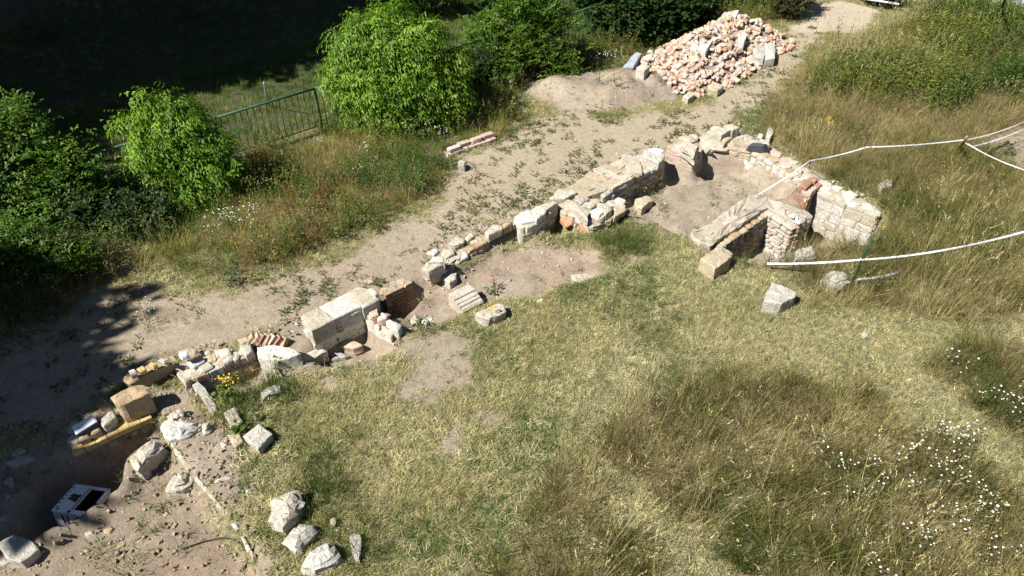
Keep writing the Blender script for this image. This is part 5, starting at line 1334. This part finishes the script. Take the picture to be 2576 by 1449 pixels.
def strawy(pts, t):
    k = (.42 * sstep(9, 11, pts[:, 1]) * sstep(.35, .6, fbm(pts[:, 0], pts[:, 1], .7, 3, 68)))[:, None]
    d = (.86 + .14 * sstep(8.5, 10, pts[:, 1]))[:, None]
    return (t * (1 - k) + np.array((.40, .31, .16)) * k) * d
# 3 tall meadow grass
pts = pick(88, lambda w, x, y: w['meadow'] * (1 - .55 * w['nettle']))
scatter('meadow_grass', 'tall uncut meadow grass, yellow-brown and green', 'grass',
        [tall_tuft(22, (.16, .42), .0075, .10, (.1, .9), (.2, 1.2), 1) for _ in range(4)] + [tall_tuft(18, (.25, .5), .0065, .08, (.05, .6), (.2, .9), 3) for _ in range(3)],
        pts, strawy(pts, mixtint(pts, [(.08, .115, .02), (.15, .16, .034), (.26, .23, .08), (.24, .18, .09), (.21, .19, .055), (.46, .40, .19)], 1.2, 4, .3, .13)), (.6, 1.25), .22)
pts = pick(12, lambda w, x, y: w['meadow'] * sstep(.45, .6, fbm(x, y, .5, 3, 77)))
scatter('meadow_stalks', 'pale bent seed stalks above the meadow', 'grass', [tall_tuft(7, (.5, .8), .005, .12, (.1, .7), (.2, .7), 5) for _ in range(4)], pts, mixtint(pts, [(.44, .37, .17), (.58, .50, .27)], .8, 5), (.7, 1.2), .25)
# 4 nettle bed
pts = pick(60, lambda w, x, y: w['nettle'])
scatter('nettle_bed', 'dense green nettle bed in the far meadow', 'nettles', [weed(.75, 40, .09, .04, 4, .1) for _ in range(4)], pts, mixtint(pts, [(.06, .11, .02), (.10, .15, .028), (.17, .19, .038)], .8, 6), (.6, 1.2), .15)
# 5 weed strip before the railing
pts = pick(85, lambda w, x, y: w['strip'] * (.35 + .65 * sstep(.35, .5, fbm(x, y, .8, 3, 88))) * (1 - w['soil']))
scatter('verge_grass', 'rough grass of the verge before the railing', 'grass', [tall_tuft(18, (.12, .38), .0075, .09, (.1, .9), (.2, 1.1), 1) for _ in range(5)], pts, mixtint(pts, [(.12, .17, .03), (.22, .23, .055), (.40, .33, .13), (.30, .22, .09)], 1.1, 7), (.6, 1.3), .2)
pts = pick(60, lambda w, x, y: w['strip'] * sstep(.38, .55, fbm(x, y, .75, 3, 90)) * (1 - w['soil']))
scatter('verge_weeds', 'leafy green weeds of the verge before the railing', 'weeds', [weed(.5, 34, .075, .022, 3) for _ in range(4)] + [weed(.75, 44, .06, .014, 3) for _ in range(3)], pts, mixtint(pts, [(.07, .125, .026), (.11, .165, .034), (.19, .21, .055)], 1.0, 8), (.55, 1.3), .15)
pts = pick(24, lambda w, x, y: w['strip'] * sstep(.54, .66, fbm(x + 31, y, .7, 3, 93)) * (1 - w['soil']))
scatter('dry_sorrel', 'rust-brown dry sorrel among the verge weeds', 'weeds', [seedy() for _ in range(3)], pts, mixtint(pts, [(.22, .12, .045), (.30, .18, .07)], 1.0, 9), (.7, 1.2), .12)
dz = [W(q) for q in ([(520,610),(560,560),(640,545),(660,580),(600,620)], [(895,440),(930,415),(950,450),(910,480)], [(960,340),(1010,325),(1060,350),(1000,370)], [(1040,355),(1110,345),(1120,360),(1050,375)], [(640,465),(690,450),(700,480),(650,490)], [(355,850-20),(380,800),(400,830)], [(1500,185),(1560,165),(1570,195),(1520,210)])]
def dens_d(w, x, y):
    p_ = np.zeros_like(x)
    for q in dz: p_ = np.maximum(p_, sstep(.25, -.1, sd(q, x, y)))
    return np.maximum(p_ * .6, w['strip'] * .01)
pts = pick(16, dens_d)
scatter('wild_daisies', 'small white daisies flowering among the verge weeds', 'flowers', [daisies(.5, 9, .011) for _ in range(3)], pts, mixtint(pts, [(.07, .11, .025), (.12, .15, .035)], 1.0, 10), (.7, 1.2), .12, ('leafp', 'petal'))
# 6 low rosettes on the path, thicker along its edges
pts = pick(48, lambda w, x, y: w['path'] * (1 - w['soil'] * .8) * (.10 + .9 * sstep(.42, .62, fbm(x, y, 1.3, 4, 95))))
scatter('path_weeds', 'low knotgrass tufts dotting the sandy path', 'weeds', [rosette(18, .1) for _ in range(5)], pts, mixtint(pts, [(.085, .11, .04), (.13, .14, .055), (.22, .19, .095)], 1.5, 11), (.3, 1.5), .1)
# 7 thin growth on soil
pts = pick(26, lambda w, x, y: w['soil'] * sstep(.52, .66, fbm(x, y, 1.1, 4, 97)) * .8 * (sd(PIT, x, y) > 0) * (sd(HEAP, x, y) > .1))
scatter('soil_grass', 'sparse grass sprouting on the excavated soil', 'grass', [short_tuft(12, (.04, .12)) for _ in range(4)], pts, mixtint(pts, [(.09, .125, .03), (.17, .17, .06), (.28, .23, .11)], 1.4, 12), (.6, 1.3), .15)
# 8 ground cover under the wood
def near_rail(x, y): return (x - FA.x) * fnor.x + (y - FA.y) * fnor.y
pts = pick(75, lambda w, x, y: w['wood'] * (1 - w['strip']) * np.where(near_rail(x, y) < 5, .9, .3), 27)
scatter('wood_grass', 'green grass behind the railing under the trees', 'grass', [tall_tuft(16, (.08, .22), .010, .09, (.2, 1.), (.2, .8), 0, 1) for _ in range(4)], pts, mixtint(pts, [(.08, .15, .022), (.13, .20, .035), (.22, .23, .07)], .9, 13), (.6, 1.3), .15)

# ------------------------------------------------------------------ shrubs and trees
def sphere_pts(n, r):
    v = r.normal(size=(n, 3)); return v / np.linalg.norm(v, axis=1, keepdims=True)
def leaf_cluster(kind, seed):
    rr = random.Random(seed); b = MB()
    if kind == 'ash':          # hanging pinnate leaf: stalk with drooping leaflets
        for s in range(4):
            a0 = rr.uniform(0, 6.28); d0 = Vector((math.cos(a0), math.sin(a0), rr.uniform(-.1, .5)))
            for i in range(5):
                t = .06 + .05 * i; side = (-1) ** i
                d = (d0 * .5 + Vector((-d0.y, d0.x, 0)) * side * .55 + Vector((0, 0, -.65))).normalized()
                b.add(leaf_quad(d0 * t + Vector((0, 0, -.02 * i)), d, (d0.x, d0.y, .8), rr.uniform(.065, .105), rr.uniform(.024, .036)))
    elif kind == 'small':      # dense twig of little round leaves
        for s in range(3):
            a0 = rr.uniform(0, 6.28); d0 = Vector((math.cos(a0), math.sin(a0), rr.uniform(-.2, .7)))
            for i in range(8):
                aa = rr.uniform(0, 6.28)
                b.add(leaf_quad(d0 * (.03 * i + .02), d0 * .4 + Vector((math.cos(aa), math.sin(aa), rr.uniform(-.1, .8))), (0, 0, 1), rr.uniform(.045, .075), rr.uniform(.025, .045)))
    elif kind == 'long':       # long narrow leaves in a spray
        for i in range(16):
            a0 = rr.uniform(0, 6.28); d = Vector((math.cos(a0), math.sin(a0), rr.uniform(-.7, .35)))
            b.add(leaf_quad(d * rr.uniform(.0, .1), d, (0, 0, 1), rr.uniform(.12, .2), rr.uniform(.022, .035)))
    elif kind == 'broad':
        for i in range(12):
            a0 = rr.uniform(0, 6.28); d = Vector((math.cos(a0), math.sin(a0), rr.uniform(-.5, .5)))
            b.add(leaf_quad(d * rr.uniform(.02, .14), d, (0, 0, 1), rr.uniform(.08, .13), rr.uniform(.07, .11), .12))
    else:                      # 'crown': coarse spray for tall trees out of sight
        for i in range(14):
            a0 = rr.uniform(0, 6.28); d = Vector((math.cos(a0), math.sin(a0), rr.uniform(-.8, .6)))
            b.add(leaf_quad(d * rr.uniform(.0, .3), d, (rr.uniform(-.5, .5), rr.uniform(-.5, .5), 1), rr.uniform(.25, .4), rr.uniform(.16, .26), .1))
    V = np.array(b.V); Fc = []
    tri = [f if len(f) == 3 else None for f in b.F]
    return V, np.array(b.F)
def foliage(name, blobs, n, kind, cols, seed, parent, shell=.55, size=(.8, 1.25), loc=None):
    """crown: leaf sprays through a set of ellipsoid lobes, denser towards their outside"""
    r = np.random.default_rng(seed)
    vol = np.array([b[3] * b[4] * b[5] for b in blobs]) ** .8; cnts = (vol / vol.sum() * n).astype(int)
    C_ = []; Out = []; Lv = []
    for (cx, cy, cz, rx, ry, rz), k in zip(blobs, cnts):
        d = sphere_pts(k, r); rad = shell + (1 - shell) * r.random((k, 1)) ** .6
        bump = np.where(r.random((k, 1)) < .13, .9 + .55 * r.random((k, 1)), .72 + .42 * r.random((k, 1)))
        p = d * rad * bump * np.array([rx, ry, rz]) + np.array([cx, cy, cz]); C_.append(p); Out.append(d); Lv.append(np.full(k, r.normal(0, .22)))
    C_ = np.concatenate(C_); Out = np.concatenate(Out); Lv = np.concatenate(Lv)
    keep = C_[:, 2] > .05
    C_, Out, Lv = C_[keep], Out[keep], Lv[keep]; n_ = len(C_)
    Vs, Fs, Ts = [], [], []; off = 0
    which = r.integers(0, 4, n_)
    cc = np.array(cols)
    for w in range(4):
        V0, F0 = leaf_cluster(kind, seed * 10 + w); ii = np.where(which == w)[0]; k = len(ii)
        a = r.uniform(0, 6.283, k); s = r.uniform(size[0], size[1], k); tl = r.normal(0, .3, (k, 2))
        R = np.zeros((k, 3, 3)); R[:, 0, 0] = np.cos(a); R[:, 0, 1] = -np.sin(a); R[:, 1, 0] = np.sin(a); R[:, 1, 1] = np.cos(a); R[:, 2, 2] = 1
        R[:, 2, 0] = tl[:, 0]; R[:, 2, 1] = tl[:, 1]
        V = np.einsum('kij,vj->kvi', R, V0) * s[:, None, None] + C_[ii][:, None, :]
        F_ = F0[None] + (np.arange(k) * len(V0))[:, None, None] + off
        t = np.clip(.5 + Lv[ii] + r.normal(0, .32, k), 0, .999) * (len(cols) - 1); i0 = t.astype(int); fr = (t - i0)[:, None]
        c_ = (cc[i0] * (1 - fr) + cc[np.minimum(i0 + 1, len(cols) - 1)] * fr) * r.normal(1, .12, (k, 1)).clip(.6, 1.4)
        Vs.append(V.reshape(-1, 3)); Fs.append(F_.reshape(-1, 3)); Ts.append(np.repeat(np.concatenate([c_, np.ones((k, 1))], 1), len(V0), 0)); off += k * len(V0)
    me = big_mesh(name, np.concatenate(Vs), np.concatenate(Fs), M['leafp'], {'tint': ('FLOAT_COLOR', np.concatenate(Ts))})
    o = bpy.data.objects.new(name, me)
    return link(o, parent)
def stems(parent, blobs, n, r0, seed, trunk=None):
    rr = random.Random(seed)
    if trunk:
        h, rad = trunk; pts_ = [Vector((rr.uniform(-.08, .08) * i, rr.uniform(-.08, .08) * i, h * i / 6 - (.15 if i == 0 else 0))) for i in range(7)]
        tube([p + parent.location for p in pts_], [rad * (1.25 if i == 0 else 1 - .09 * i) for i in range(7)], 'bark', 'trunk', parent, 9, org=parent.location); top = pts_[-1]
    for i in range(n):
        b_ = blobs[i % len(blobs)]
        s = Vector((0, 0, trunk[0] * rr.uniform(.55, .98))) if trunk else Vector((rr.uniform(-.15, .15), rr.uniform(-.15, .15), -.05))
        if trunk: s += Vector((top.x, top.y, 0)) * (s.z / trunk[0])
        e_ = Vector(b_[:3]) + Vector((rr.uniform(-.4, .4) * b_[3], rr.uniform(-.4, .4) * b_[4], rr.uniform(0, .6) * b_[5]))
        m_ = s.lerp(e_, .5) + Vector((rr.uniform(-.1, .1), rr.uniform(-.1, .1), .12)) 
        tube([p + parent.location for p in (s, m_, e_)], [r0, r0 * .7, r0 * .3], 'bark', 'limb' if trunk else 'stem', parent, 6, org=parent.location)
def shrub(name, label, base, blobs, n, kind, cols, seed, ns=6, cat='shrub', shell=.5, r0=.025, size=(.8, 1.25)):
    g = zg(base.x, base.y); e_ = empty(name, (base.x, base.y, g), label, cat)
    stems(e_, blobs, ns, r0, seed)
    foliage('crown', blobs, n, kind, cols, seed, e_, shell, size=size)
    return e_
BRIGHT = [(.09, .18, .012), (.15, .27, .022), (.22, .35, .034)]
MID = [(.055, .115, .014), (.09, .175, .022), (.15, .23, .034)]
DARK = [(.02, .045, .012), (.035, .07, .018), (.055, .10, .025)]
b1 = P(1010,322)
shrub('ash_shrub', 'largest bright green shrub with drooping leaves before the railing', b1,
      [(-.1,.2,1.15,1.25,.95,.85), (-.8,.2,.9,.65,.7,.65), (.8,.3,1.05,.75,.75,.75), (-.5,.3,1.8,.7,.65,.55), (.35,.3,1.9,.8,.65,.5), (.0,-.1,.5,1.1,.6,.42), (1.1,.2,.55,.5,.5,.42), (-.1,.4,2.3,.5,.5,.3), (-1.3,.1,1.2,.3,.35,.3), (.75,.2,2.2,.3,.3,.25), (-.7,.3,2.25,.25,.25,.25), (1.35,.3,1.5,.2,.2,.3), (.2,.2,2.65,.15,.15,.25), (-1.1,.2,1.9,.2,.2,.25)], 3300, 'ash', BRIGHT, 1, 9)
b2 = P(470,492)
shrub('ash_shrub', 'bright green upright shrub at the left with plume-like tops', b2,
      [(0.05,.1,.75,.7,.55,.65), (-.35,.1,1.25,.3,.35,.5), (.12,.15,1.4,.32,.35,.5), (.5,.1,1.25,.25,.3,.6), (-.15,.1,1.85,.13,.15,.28), (.22,.15,1.9,.13,.15,.25), (.55,.1,1.8,.12,.15,.25), (-.75,.1,1.55,.12,.14,.2), (.8,.0,.8,.25,.3,.5), (-.55,0,.75,.3,.3,.45), (.2,-.1,.32,.7,.45,.3), (.95,0,1.25,.12,.14,.22)], 1500, 'ash', BRIGHT, 2, 8)
b3 = P(90,560)
shrub('vine_shrub', 'sprawling shrub at the left edge with long arching shoots', b3,
      [(0,.3,.9,1.2,.9,.8), (-1.1,.3,1.1,.9,.8,.8), (.9,.2,.6,.7,.6,.5), (-.3,.5,1.7,.8,.6,.5), (.75,.2,1.35,.6,.25,.16), (1.15,.1,1.1,.5,.22,.15), (.35,.5,1.95,.25,.2,.35), (-1.6,.3,1.8,.6,.5,.5)], 1500, 'small', MID, 3, 8)
b4 = P(1300,205)
shrub('arching_shrub', 'shrub with arching leafy branches right of the largest shrub', b4,
      [(0,.4,1.0,.9,.8,.8), (.75,.1,.7,.75,.5,.35), (-.7,.5,.9,.7,.7,.7), (.3,.6,1.7,.8,.7,.6), (1.1,-.1,.35,.5,.4,.25), (-.3,.1,.5,.7,.5,.45), (.9,.5,1.3,.6,.5,.4), (-.6,-.5,.4,.5,.4,.4)], 1500, 'small', MID, 4, 8)
b5 = P(1120,80)
shrub('tall_shrub', 'long-leaved shrub showing its tops behind the largest shrub', b5 + Vector((-.6, 1.2, 0)),
      [(0,0,1.2,1.3,.9,.8), (-1.2,0,1.3,.9,.8,.8), (1.3,.2,1.2,1.0,.9,.8), (2.3,.4,1.3,.9,.8,.7)], 900, 'long', MID, 5, 7)
b6 = P(1590,125)
shrub('dark_shrub', 'dark green broad-leaved shrub behind the railing left of the heap', b6 + Vector((0, .6, 0)),
      [(0,0,.7,1.2,.7,.7), (-.8,.5,1.2,.9,.7,.7), (.9,.2,.8,.9,.7,.7), (.3,.8,1.5,1.1,.8,.6), (1.7,.6,1.0,.8,.7,.7)], 1500, 'broad', DARK, 6, 7)
b7 = P(1890,50)
shrub('hedge_shrub', 'dark shady shrub behind the rubble heap', b7 + Vector((-.4, 1.5, 0)), [(0,0,.7,1.3,.8,.7), (-1.4,0,.9,1.1,.8,.8), (1.2,-.3,.5,.8,.7,.5), (0,.5,1.3,1.3,.9,.6)], 1100, 'small', DARK, 7, 7, size=(1.0, 1.6))
b8 = P(1990,50)
shrub('hedge_shrub', 'brownish end shrub of the hedge beside the sandy pad', b8 + Vector((-.1, .2, 0)), [(0,0,.5,.6,.5,.5), (.2,.5,.7,.6,.6,.5)], 500, 'small', [(.07, .07, .03), (.11, .10, .045)], 8, 5)
b9 = P(1720,60)
shrub('hedge_shrub', 'dark shrub between the railing end and the heap top', b9 + Vector((0, .7, 0)), [(0,0,.6,1.0,.7,.6), (-.6,.5,1.0,.9,.7,.6)], 700, 'broad', DARK, 9, 5)
b10 = P(1150,235)
shrub('low_shrub', 'low dark shrub in the shade right of the largest shrub', b10, [(0,0,.4,.5,.5,.4), (.5,.2,.5,.5,.4,.4)], 380, 'small', DARK, 10, 4)
b11 = P(2215,14)
shrub('low_shrub', 'small dark shrub at the top edge beyond the sandy pad', b11, [(0,0,.4,.6,.4,.4)], 300, 'small', DARK, 11, 4)
b12 = P(40,690)
shrub('low_shrub', 'dim weedy shrub at the left edge below the arching shoots', b12, [(0,0,.5,.8,.7,.45), (.9,-.1,.35,.6,.5,.35), (-.9,0,.6,.8,.6,.5)], 700, 'small', MID, 12, 5)
b13 = P(330,560)
shrub('low_shrub', 'dark weedy shrub between the two left shrubs', b13, [(0,0,.35,.6,.5,.35), (-.6,-.2,.4,.5,.4,.4), (.35,-.3,.25,.4,.4,.25)], 420, 'small', DARK, 13, 4)

# tall trees of the wood, left of and above the view: they throw the deep shade
_crowns = {}
def tree(label, x, y, h, rad, seed, n=900, trunk_r=.22, name='deciduous_tree', group=None, lo=.45):
    e_ = empty(name, (x, y, zg(x, y)), label, 'tree', group)
    r = random.Random(seed); z0 = h * lo
    blobs = [(0, 0, h * (lo + 1) / 2, rad, rad, h * (1 - lo) * .45)]
    for i in range(7):
        a = 6.28 * i / 7 + r.uniform(-.3, .3); q = rad * r.uniform(.45, .75)
        blobs.append((q * math.cos(a), q * math.sin(a), r.uniform(z0 + rad * .25, h * .9), rad * r.uniform(.4, .55), rad * r.uniform(.4, .55), rad * r.uniform(.3, .45)))
    stems(e_, blobs, 8, .07, seed, (h * .8, trunk_r))
    k = int(seed) % 3
    if k not in _crowns:
        ub = [(q[0] / rad, q[1] / rad, (q[2] - z0) / (h - z0), q[3] / rad, q[4] / rad, q[5] / (h - z0)) for q in blobs]
        _crowns[k] = ([(a * 2.8, b_ * 2.8, c_ * 5.8 + 4.4, d * 2.8, f * 2.8, g * 5.8) for a, b_, c_, d, f, g in ub])
        o = foliage('crown', _crowns[k], n, 'crown', [(.03, .06, .015), (.05, .09, .02), (.08, .12, .03)], seed, e_, .25, (1.1, 1.7)); _crowns[k] = o.data
    else: o = link(bpy.data.objects.new('crown', _crowns[k]), e_)
    o.scale = (rad / 2.8, rad / 2.8, h / 10.2); o.rotation_euler.z = r.uniform(0, 6.28)
    return e_
TREES = [(-15.2, 1.5, 10.5, 2.7), (-15.8, 3.0, 12, 2.2), (-15.4, -2.2, 10, 2.6), (-19, 2.5, 11, 3.2),
         (-13.4, 16.0, 9.5, 2.5), (-13.4, 20.2, 10, 2.9), (-16.8, 16.5, 11, 3.0), (-17.4, 12.6, 11, 2.4), (-17.5, 21.5, 11, 3.2), (-9.8, 21.8, 10, 2.7), (-21, 14.5, 12, 3.2), (-21, 19, 12, 3.4), (-11.5, 25.5, 11, 3.4), (-6.6, 24.6, 9.5, 2.4), (-16, 26, 12, 3.6), (-20, -3, 12, 3.4), (-24, 3, 13, 3.6), (-24.5, 9, 13, 3.6), (-19.5, 8, 12, 2.8), (-18, -8, 12, 3.4), (-26, -4, 13, 3.6)]
labels_t = ['tree left of the view whose shade falls on the stove pit', 'tree left of the view shading the lower verge', 'tree behind the view shading the lower left corner', 'outer tree left of the view beyond the verge',
            'tree of the dark wood nearest the railing', 'tree with a trunk showing at the top left of the wood', 'tree deep in the dark wood behind the nearest one', 'tree at the left end of the dark wood', 'tree in the back row of the dark wood, left', 'tree at the top of the dark wood behind the largest shrub', 'outermost tree of the dark wood, front', 'outermost tree of the dark wood, back', 'tree in the back row of the dark wood, middle', 'tree at the right end of the dark wood', 'tree in the far corner of the dark wood', 'tree beyond the outer tree left of the view', 'tree in the second row left of the view', 'tree in the second row left of the verge', 'tree left of the sprawling shrub, outside the view', 'tree at the left behind the viewer', 'tree in the outermost row left of the view']
for i, ((x, y, h, r), lab) in enumerate(zip(TREES, labels_t)):
    tree(lab, x, y, h, r, 40 + i, 900, .2, lo=.42)

# ------------------------------------------------------------------ plants that stand out one by one
def plant(name, label, px, py, h, kind, tintc, cat='plant', flower=None, seed=0, group=None):
    global rv
    p = P(px, py); p.z = zg(p.x, p.y); p = P(px, py, p.z)
    rv = random.Random(900 + seed)
    e_ = empty(name, (p.x, p.y, zg(p.x, p.y)), label, cat, group)
    if kind == 'mugwort': b = weed(h, 90, .10, .03, 6, .16)
    elif kind == 'burdock': b = weed(h, 18, .11, .09, 5, .10)
    elif kind == 'grass': b = tall_tuft(60, (h * .5, h), .008, .14, (.1, .8), (.2, 1.), 4)
    else: b = weed(h, 50, .07, .03, 5, .12)
    me = b.mesh('leaves', ['leafp']); nv = len(me.vertices)
    a = me.attributes.new('tint', 'FLOAT_COLOR', 'POINT')
    rr = np.random.default_rng(seed); c_ = np.array(tintc)[None] * rr.normal(1, .2, (nv, 1)).clip(.5, 1.5)
    a.data.foreach_set('color', np.concatenate([c_, np.ones((nv, 1))], 1).astype(np.float32).ravel())
    link(bpy.data.objects.new('leaves', me), e_)
    if flower:
        mat, nf, r = flower; b = MB()
        for i in range(nf):
            aa = rv.uniform(0, 6.28); q = rv.uniform(0, .16)
            b.add(disc((math.cos(aa) * q, math.sin(aa) * q, h * rv.uniform(.85, 1.12)), r, (rv.uniform(-.6, .6), rv.uniform(-.6, .6), 1)))
        tag(link(bpy.data.objects.new('flowers', b.mesh('flowers', [mat])), e_), kind='stuff')
BG = (.06, .11, .07)
for a in (('mugwort', 'bluish green bushy weed at the lower corner of the verge', 585, 715, .62, 'mugwort', BG), ('mugwort', 'tall bluish green thistle in the middle of the verge', 765, 600, .95, 'mugwort', (.045, .085, .045)),
          ('mugwort', 'bluish green weed near the short row of bricks', 1100, 430, .65, 'mugwort', BG), ('mugwort', 'left tall bluish weed beside the sandy pad', 2105, 130, 1.0, 'mugwort', BG), ('mugwort', 'right bushy bluish weed beside the sandy pad', 2185, 125, .8, 'mugwort', BG),
          ('tall_weed', 'slim green weed standing at the edge of the earth mound', 1322, 318, .55, 'weed', (.08, .12, .03)), ('tall_weed', 'upright green weed in the verge above the thistle', 790, 470, .8, 'weed', (.05, .10, .025)),
          ('tall_weed', 'green weed rising near the brown sorrel patch', 925, 505, .75, 'weed', (.06, .11, .025)), ('tall_weed', 'leafy weed at the lower verge right of the thistle', 860, 600, .5, 'weed', (.08, .14, .03)),
          ('burdock', 'burdock with broad leaves behind the cream squared block', 572, 1022, .35, 'burdock', (.10, .17, .03)), ('burdock', 'small broad-leaved plant between the squared and diamond blocks', 615, 1078, .2, 'burdock', (.10, .17, .03)),
          ('tall_weed', 'bright yellow-green shrubby weed left of the far tape', 1985, 360, .4, 'weed', (.17, .20, .02)), ('tall_weed', 'yellow-green bush weed in the far grass', 2025, 335, .35, 'weed', (.17, .20, .02)),
          ('grass_tuft', 'dark green long grass tuft behind the largest cream boulder', 800, 1240, .55, 'grass', (.045, .085, .015)), ('grass_tuft', 'dark green long grass tuft beside the narrow grey block', 925, 1400, .45, 'grass', (.06, .10, .02)),
          ('grass_tuft', 'bright green grass tuft on the soil below the pit rim', 258, 1392, .22, 'grass', (.10, .17, .03)), ('grass_tuft', 'bright green grass tuft at the bottom edge of the soil', 335, 1435, .3, 'grass', (.10, .16, .035)), ('grass_tuft', 'green grass behind the pale mottled stone', 715, 1000, .35, 'grass', (.08, .12, .03)),
          ('grass_tuft', 'green grass growing between the l shaped wall and squared block', 1860, 640, .4, 'grass', (.08, .11, .025)), ('grass_tuft', 'grass tuft growing at the end of the l shaped wall', 2030, 600, .35, 'grass', (.12, .15, .035)),
          ('tall_weed', 'small green weed in the hollow right of the cross wall', 1050, 828, .3, 'weed', (.09, .14, .035)), ('tall_weed', 'weed growing on the earth mound left of the heap', 1500, 215, .5, 'weed', (.10, .14, .04)), ('tall_weed', 'second weed on the earth mound nearer the heap', 1555, 212, .4, 'weed', (.10, .14, .04)),
          ('green_weed', 'leafy grey-green weed in the straw behind the tapes', 2535, 392, .4, 'mugwort', (.07, .10, .045))):
    plant(*a[:7], seed=hash(a[1]) % 1 + len(a[1]) * 7 + int(a[2]))
plant('ragwort', 'yellow-flowered ragwort beside the rubble stack', 588, 1000, .38, 'weed', (.11, .15, .03), flower=('yellowpetal', 46, .012), seed=61)
plant('ragwort', 'yellow-flowered ragwort left in the far grass', 2072, 345, .4, 'weed', (.12, .15, .04), flower=('yellowpetal', 30, .013), seed=62)
plant('ragwort', 'yellow flowers at the right end of the white ashlar wall', 2195, 620, .5, 'weed', (.12, .14, .04), flower=('yellowpetal', 14, .011), seed=63)
plant('ragwort', 'slender yellow-flowered stalk below the long white slab', 694, 950, .35, 'weed', (.12, .15, .04), flower=('yellowpetal', 8, .01), seed=64)
plant('poppy', 'single red poppy in the soil hollow near the lawn', 1243, 735, .28, 'weed', (.10, .13, .04), 'flower', flower=('redpetal', 2, .02), seed=65)
# yarrow in the near meadow: every flowering clump on its own
rv = random.Random(77)
yarrow_me = []
for k in range(4):
    b = daisies(.40, 3 + k, .013, 1, .07); me = b.mesh('yarrow', ['leafp', 'petal'])
    a = me.attributes.new('tint', 'FLOAT_COLOR', 'POINT'); a.data.foreach_set('color', np.tile(np.array([.09, .12, .04, 1], dtype=np.float32), len(me.vertices)))
    yarrow_me.append(me)
YA = [(2135,1180),(2080,1150),(2100,1170),(2180,1185),(2195,1120),(2330,1085),(2350,1075),(2380,1090),(2400,1100),(2420,1095),(2390,1125),(2370,1080),(2415,1115),(2405,1070),(2440,1085),(2395,1140),(2350,1110),(2320,1100),(2250,1165),(2185,1165),(2160,1185),(2330,1180),(2345,1160),(2365,1185),(2380,1180),(2390,1215),(2325,1210),(2285,1210),(2265,1240),(2215,1215),(2180,1245),(2120,1255),(2415,1230),(2440,1220),(2465,1250),(2480,1265),(2500,1275),(2380,1280),(2310,1280),(2440,1290),(2360,1310),(2390,1325),(2270,1330),(2310,1340),(2260,1400),(2190,1420),(2200,1432),(2440,1300),(2470,1310),(2490,1395),(2475,1390),(2455,1400),(2300,1370),(2320,1365),(2560,1190),(2520,1020),(2545,1010),(2560,1030),(2530,1040),(2510,990),(2555,975),(2470,990),(2375,905),(2385,915),(2380,930),(2570,1060),(2590,1090),(2450,1000),(2565,1120),(2050,1140),(2275,1135),(2300,1130)]
for i, (x_, y_) in enumerate(YA):
    x_ += rv.uniform(-4, 4); y_ += rv.uniform(-4, 4) + 34
    p = P(x_, y_)
    o = link(bpy.data.objects.new('yarrow', yarrow_me[i % 4])); o.location = (p.x, p.y, zg(p.x, p.y)); o.rotation_euler = (rv.uniform(-.15, .15), rv.uniform(-.15, .15), rv.uniform(0, 6.28)); s = rv.uniform(.75, 1.15); o.scale = (s, s, s)
    tag(o, 'white-flowered yarrow clump in the near right meadow', 'flower', 'yarrow in the near right meadow')
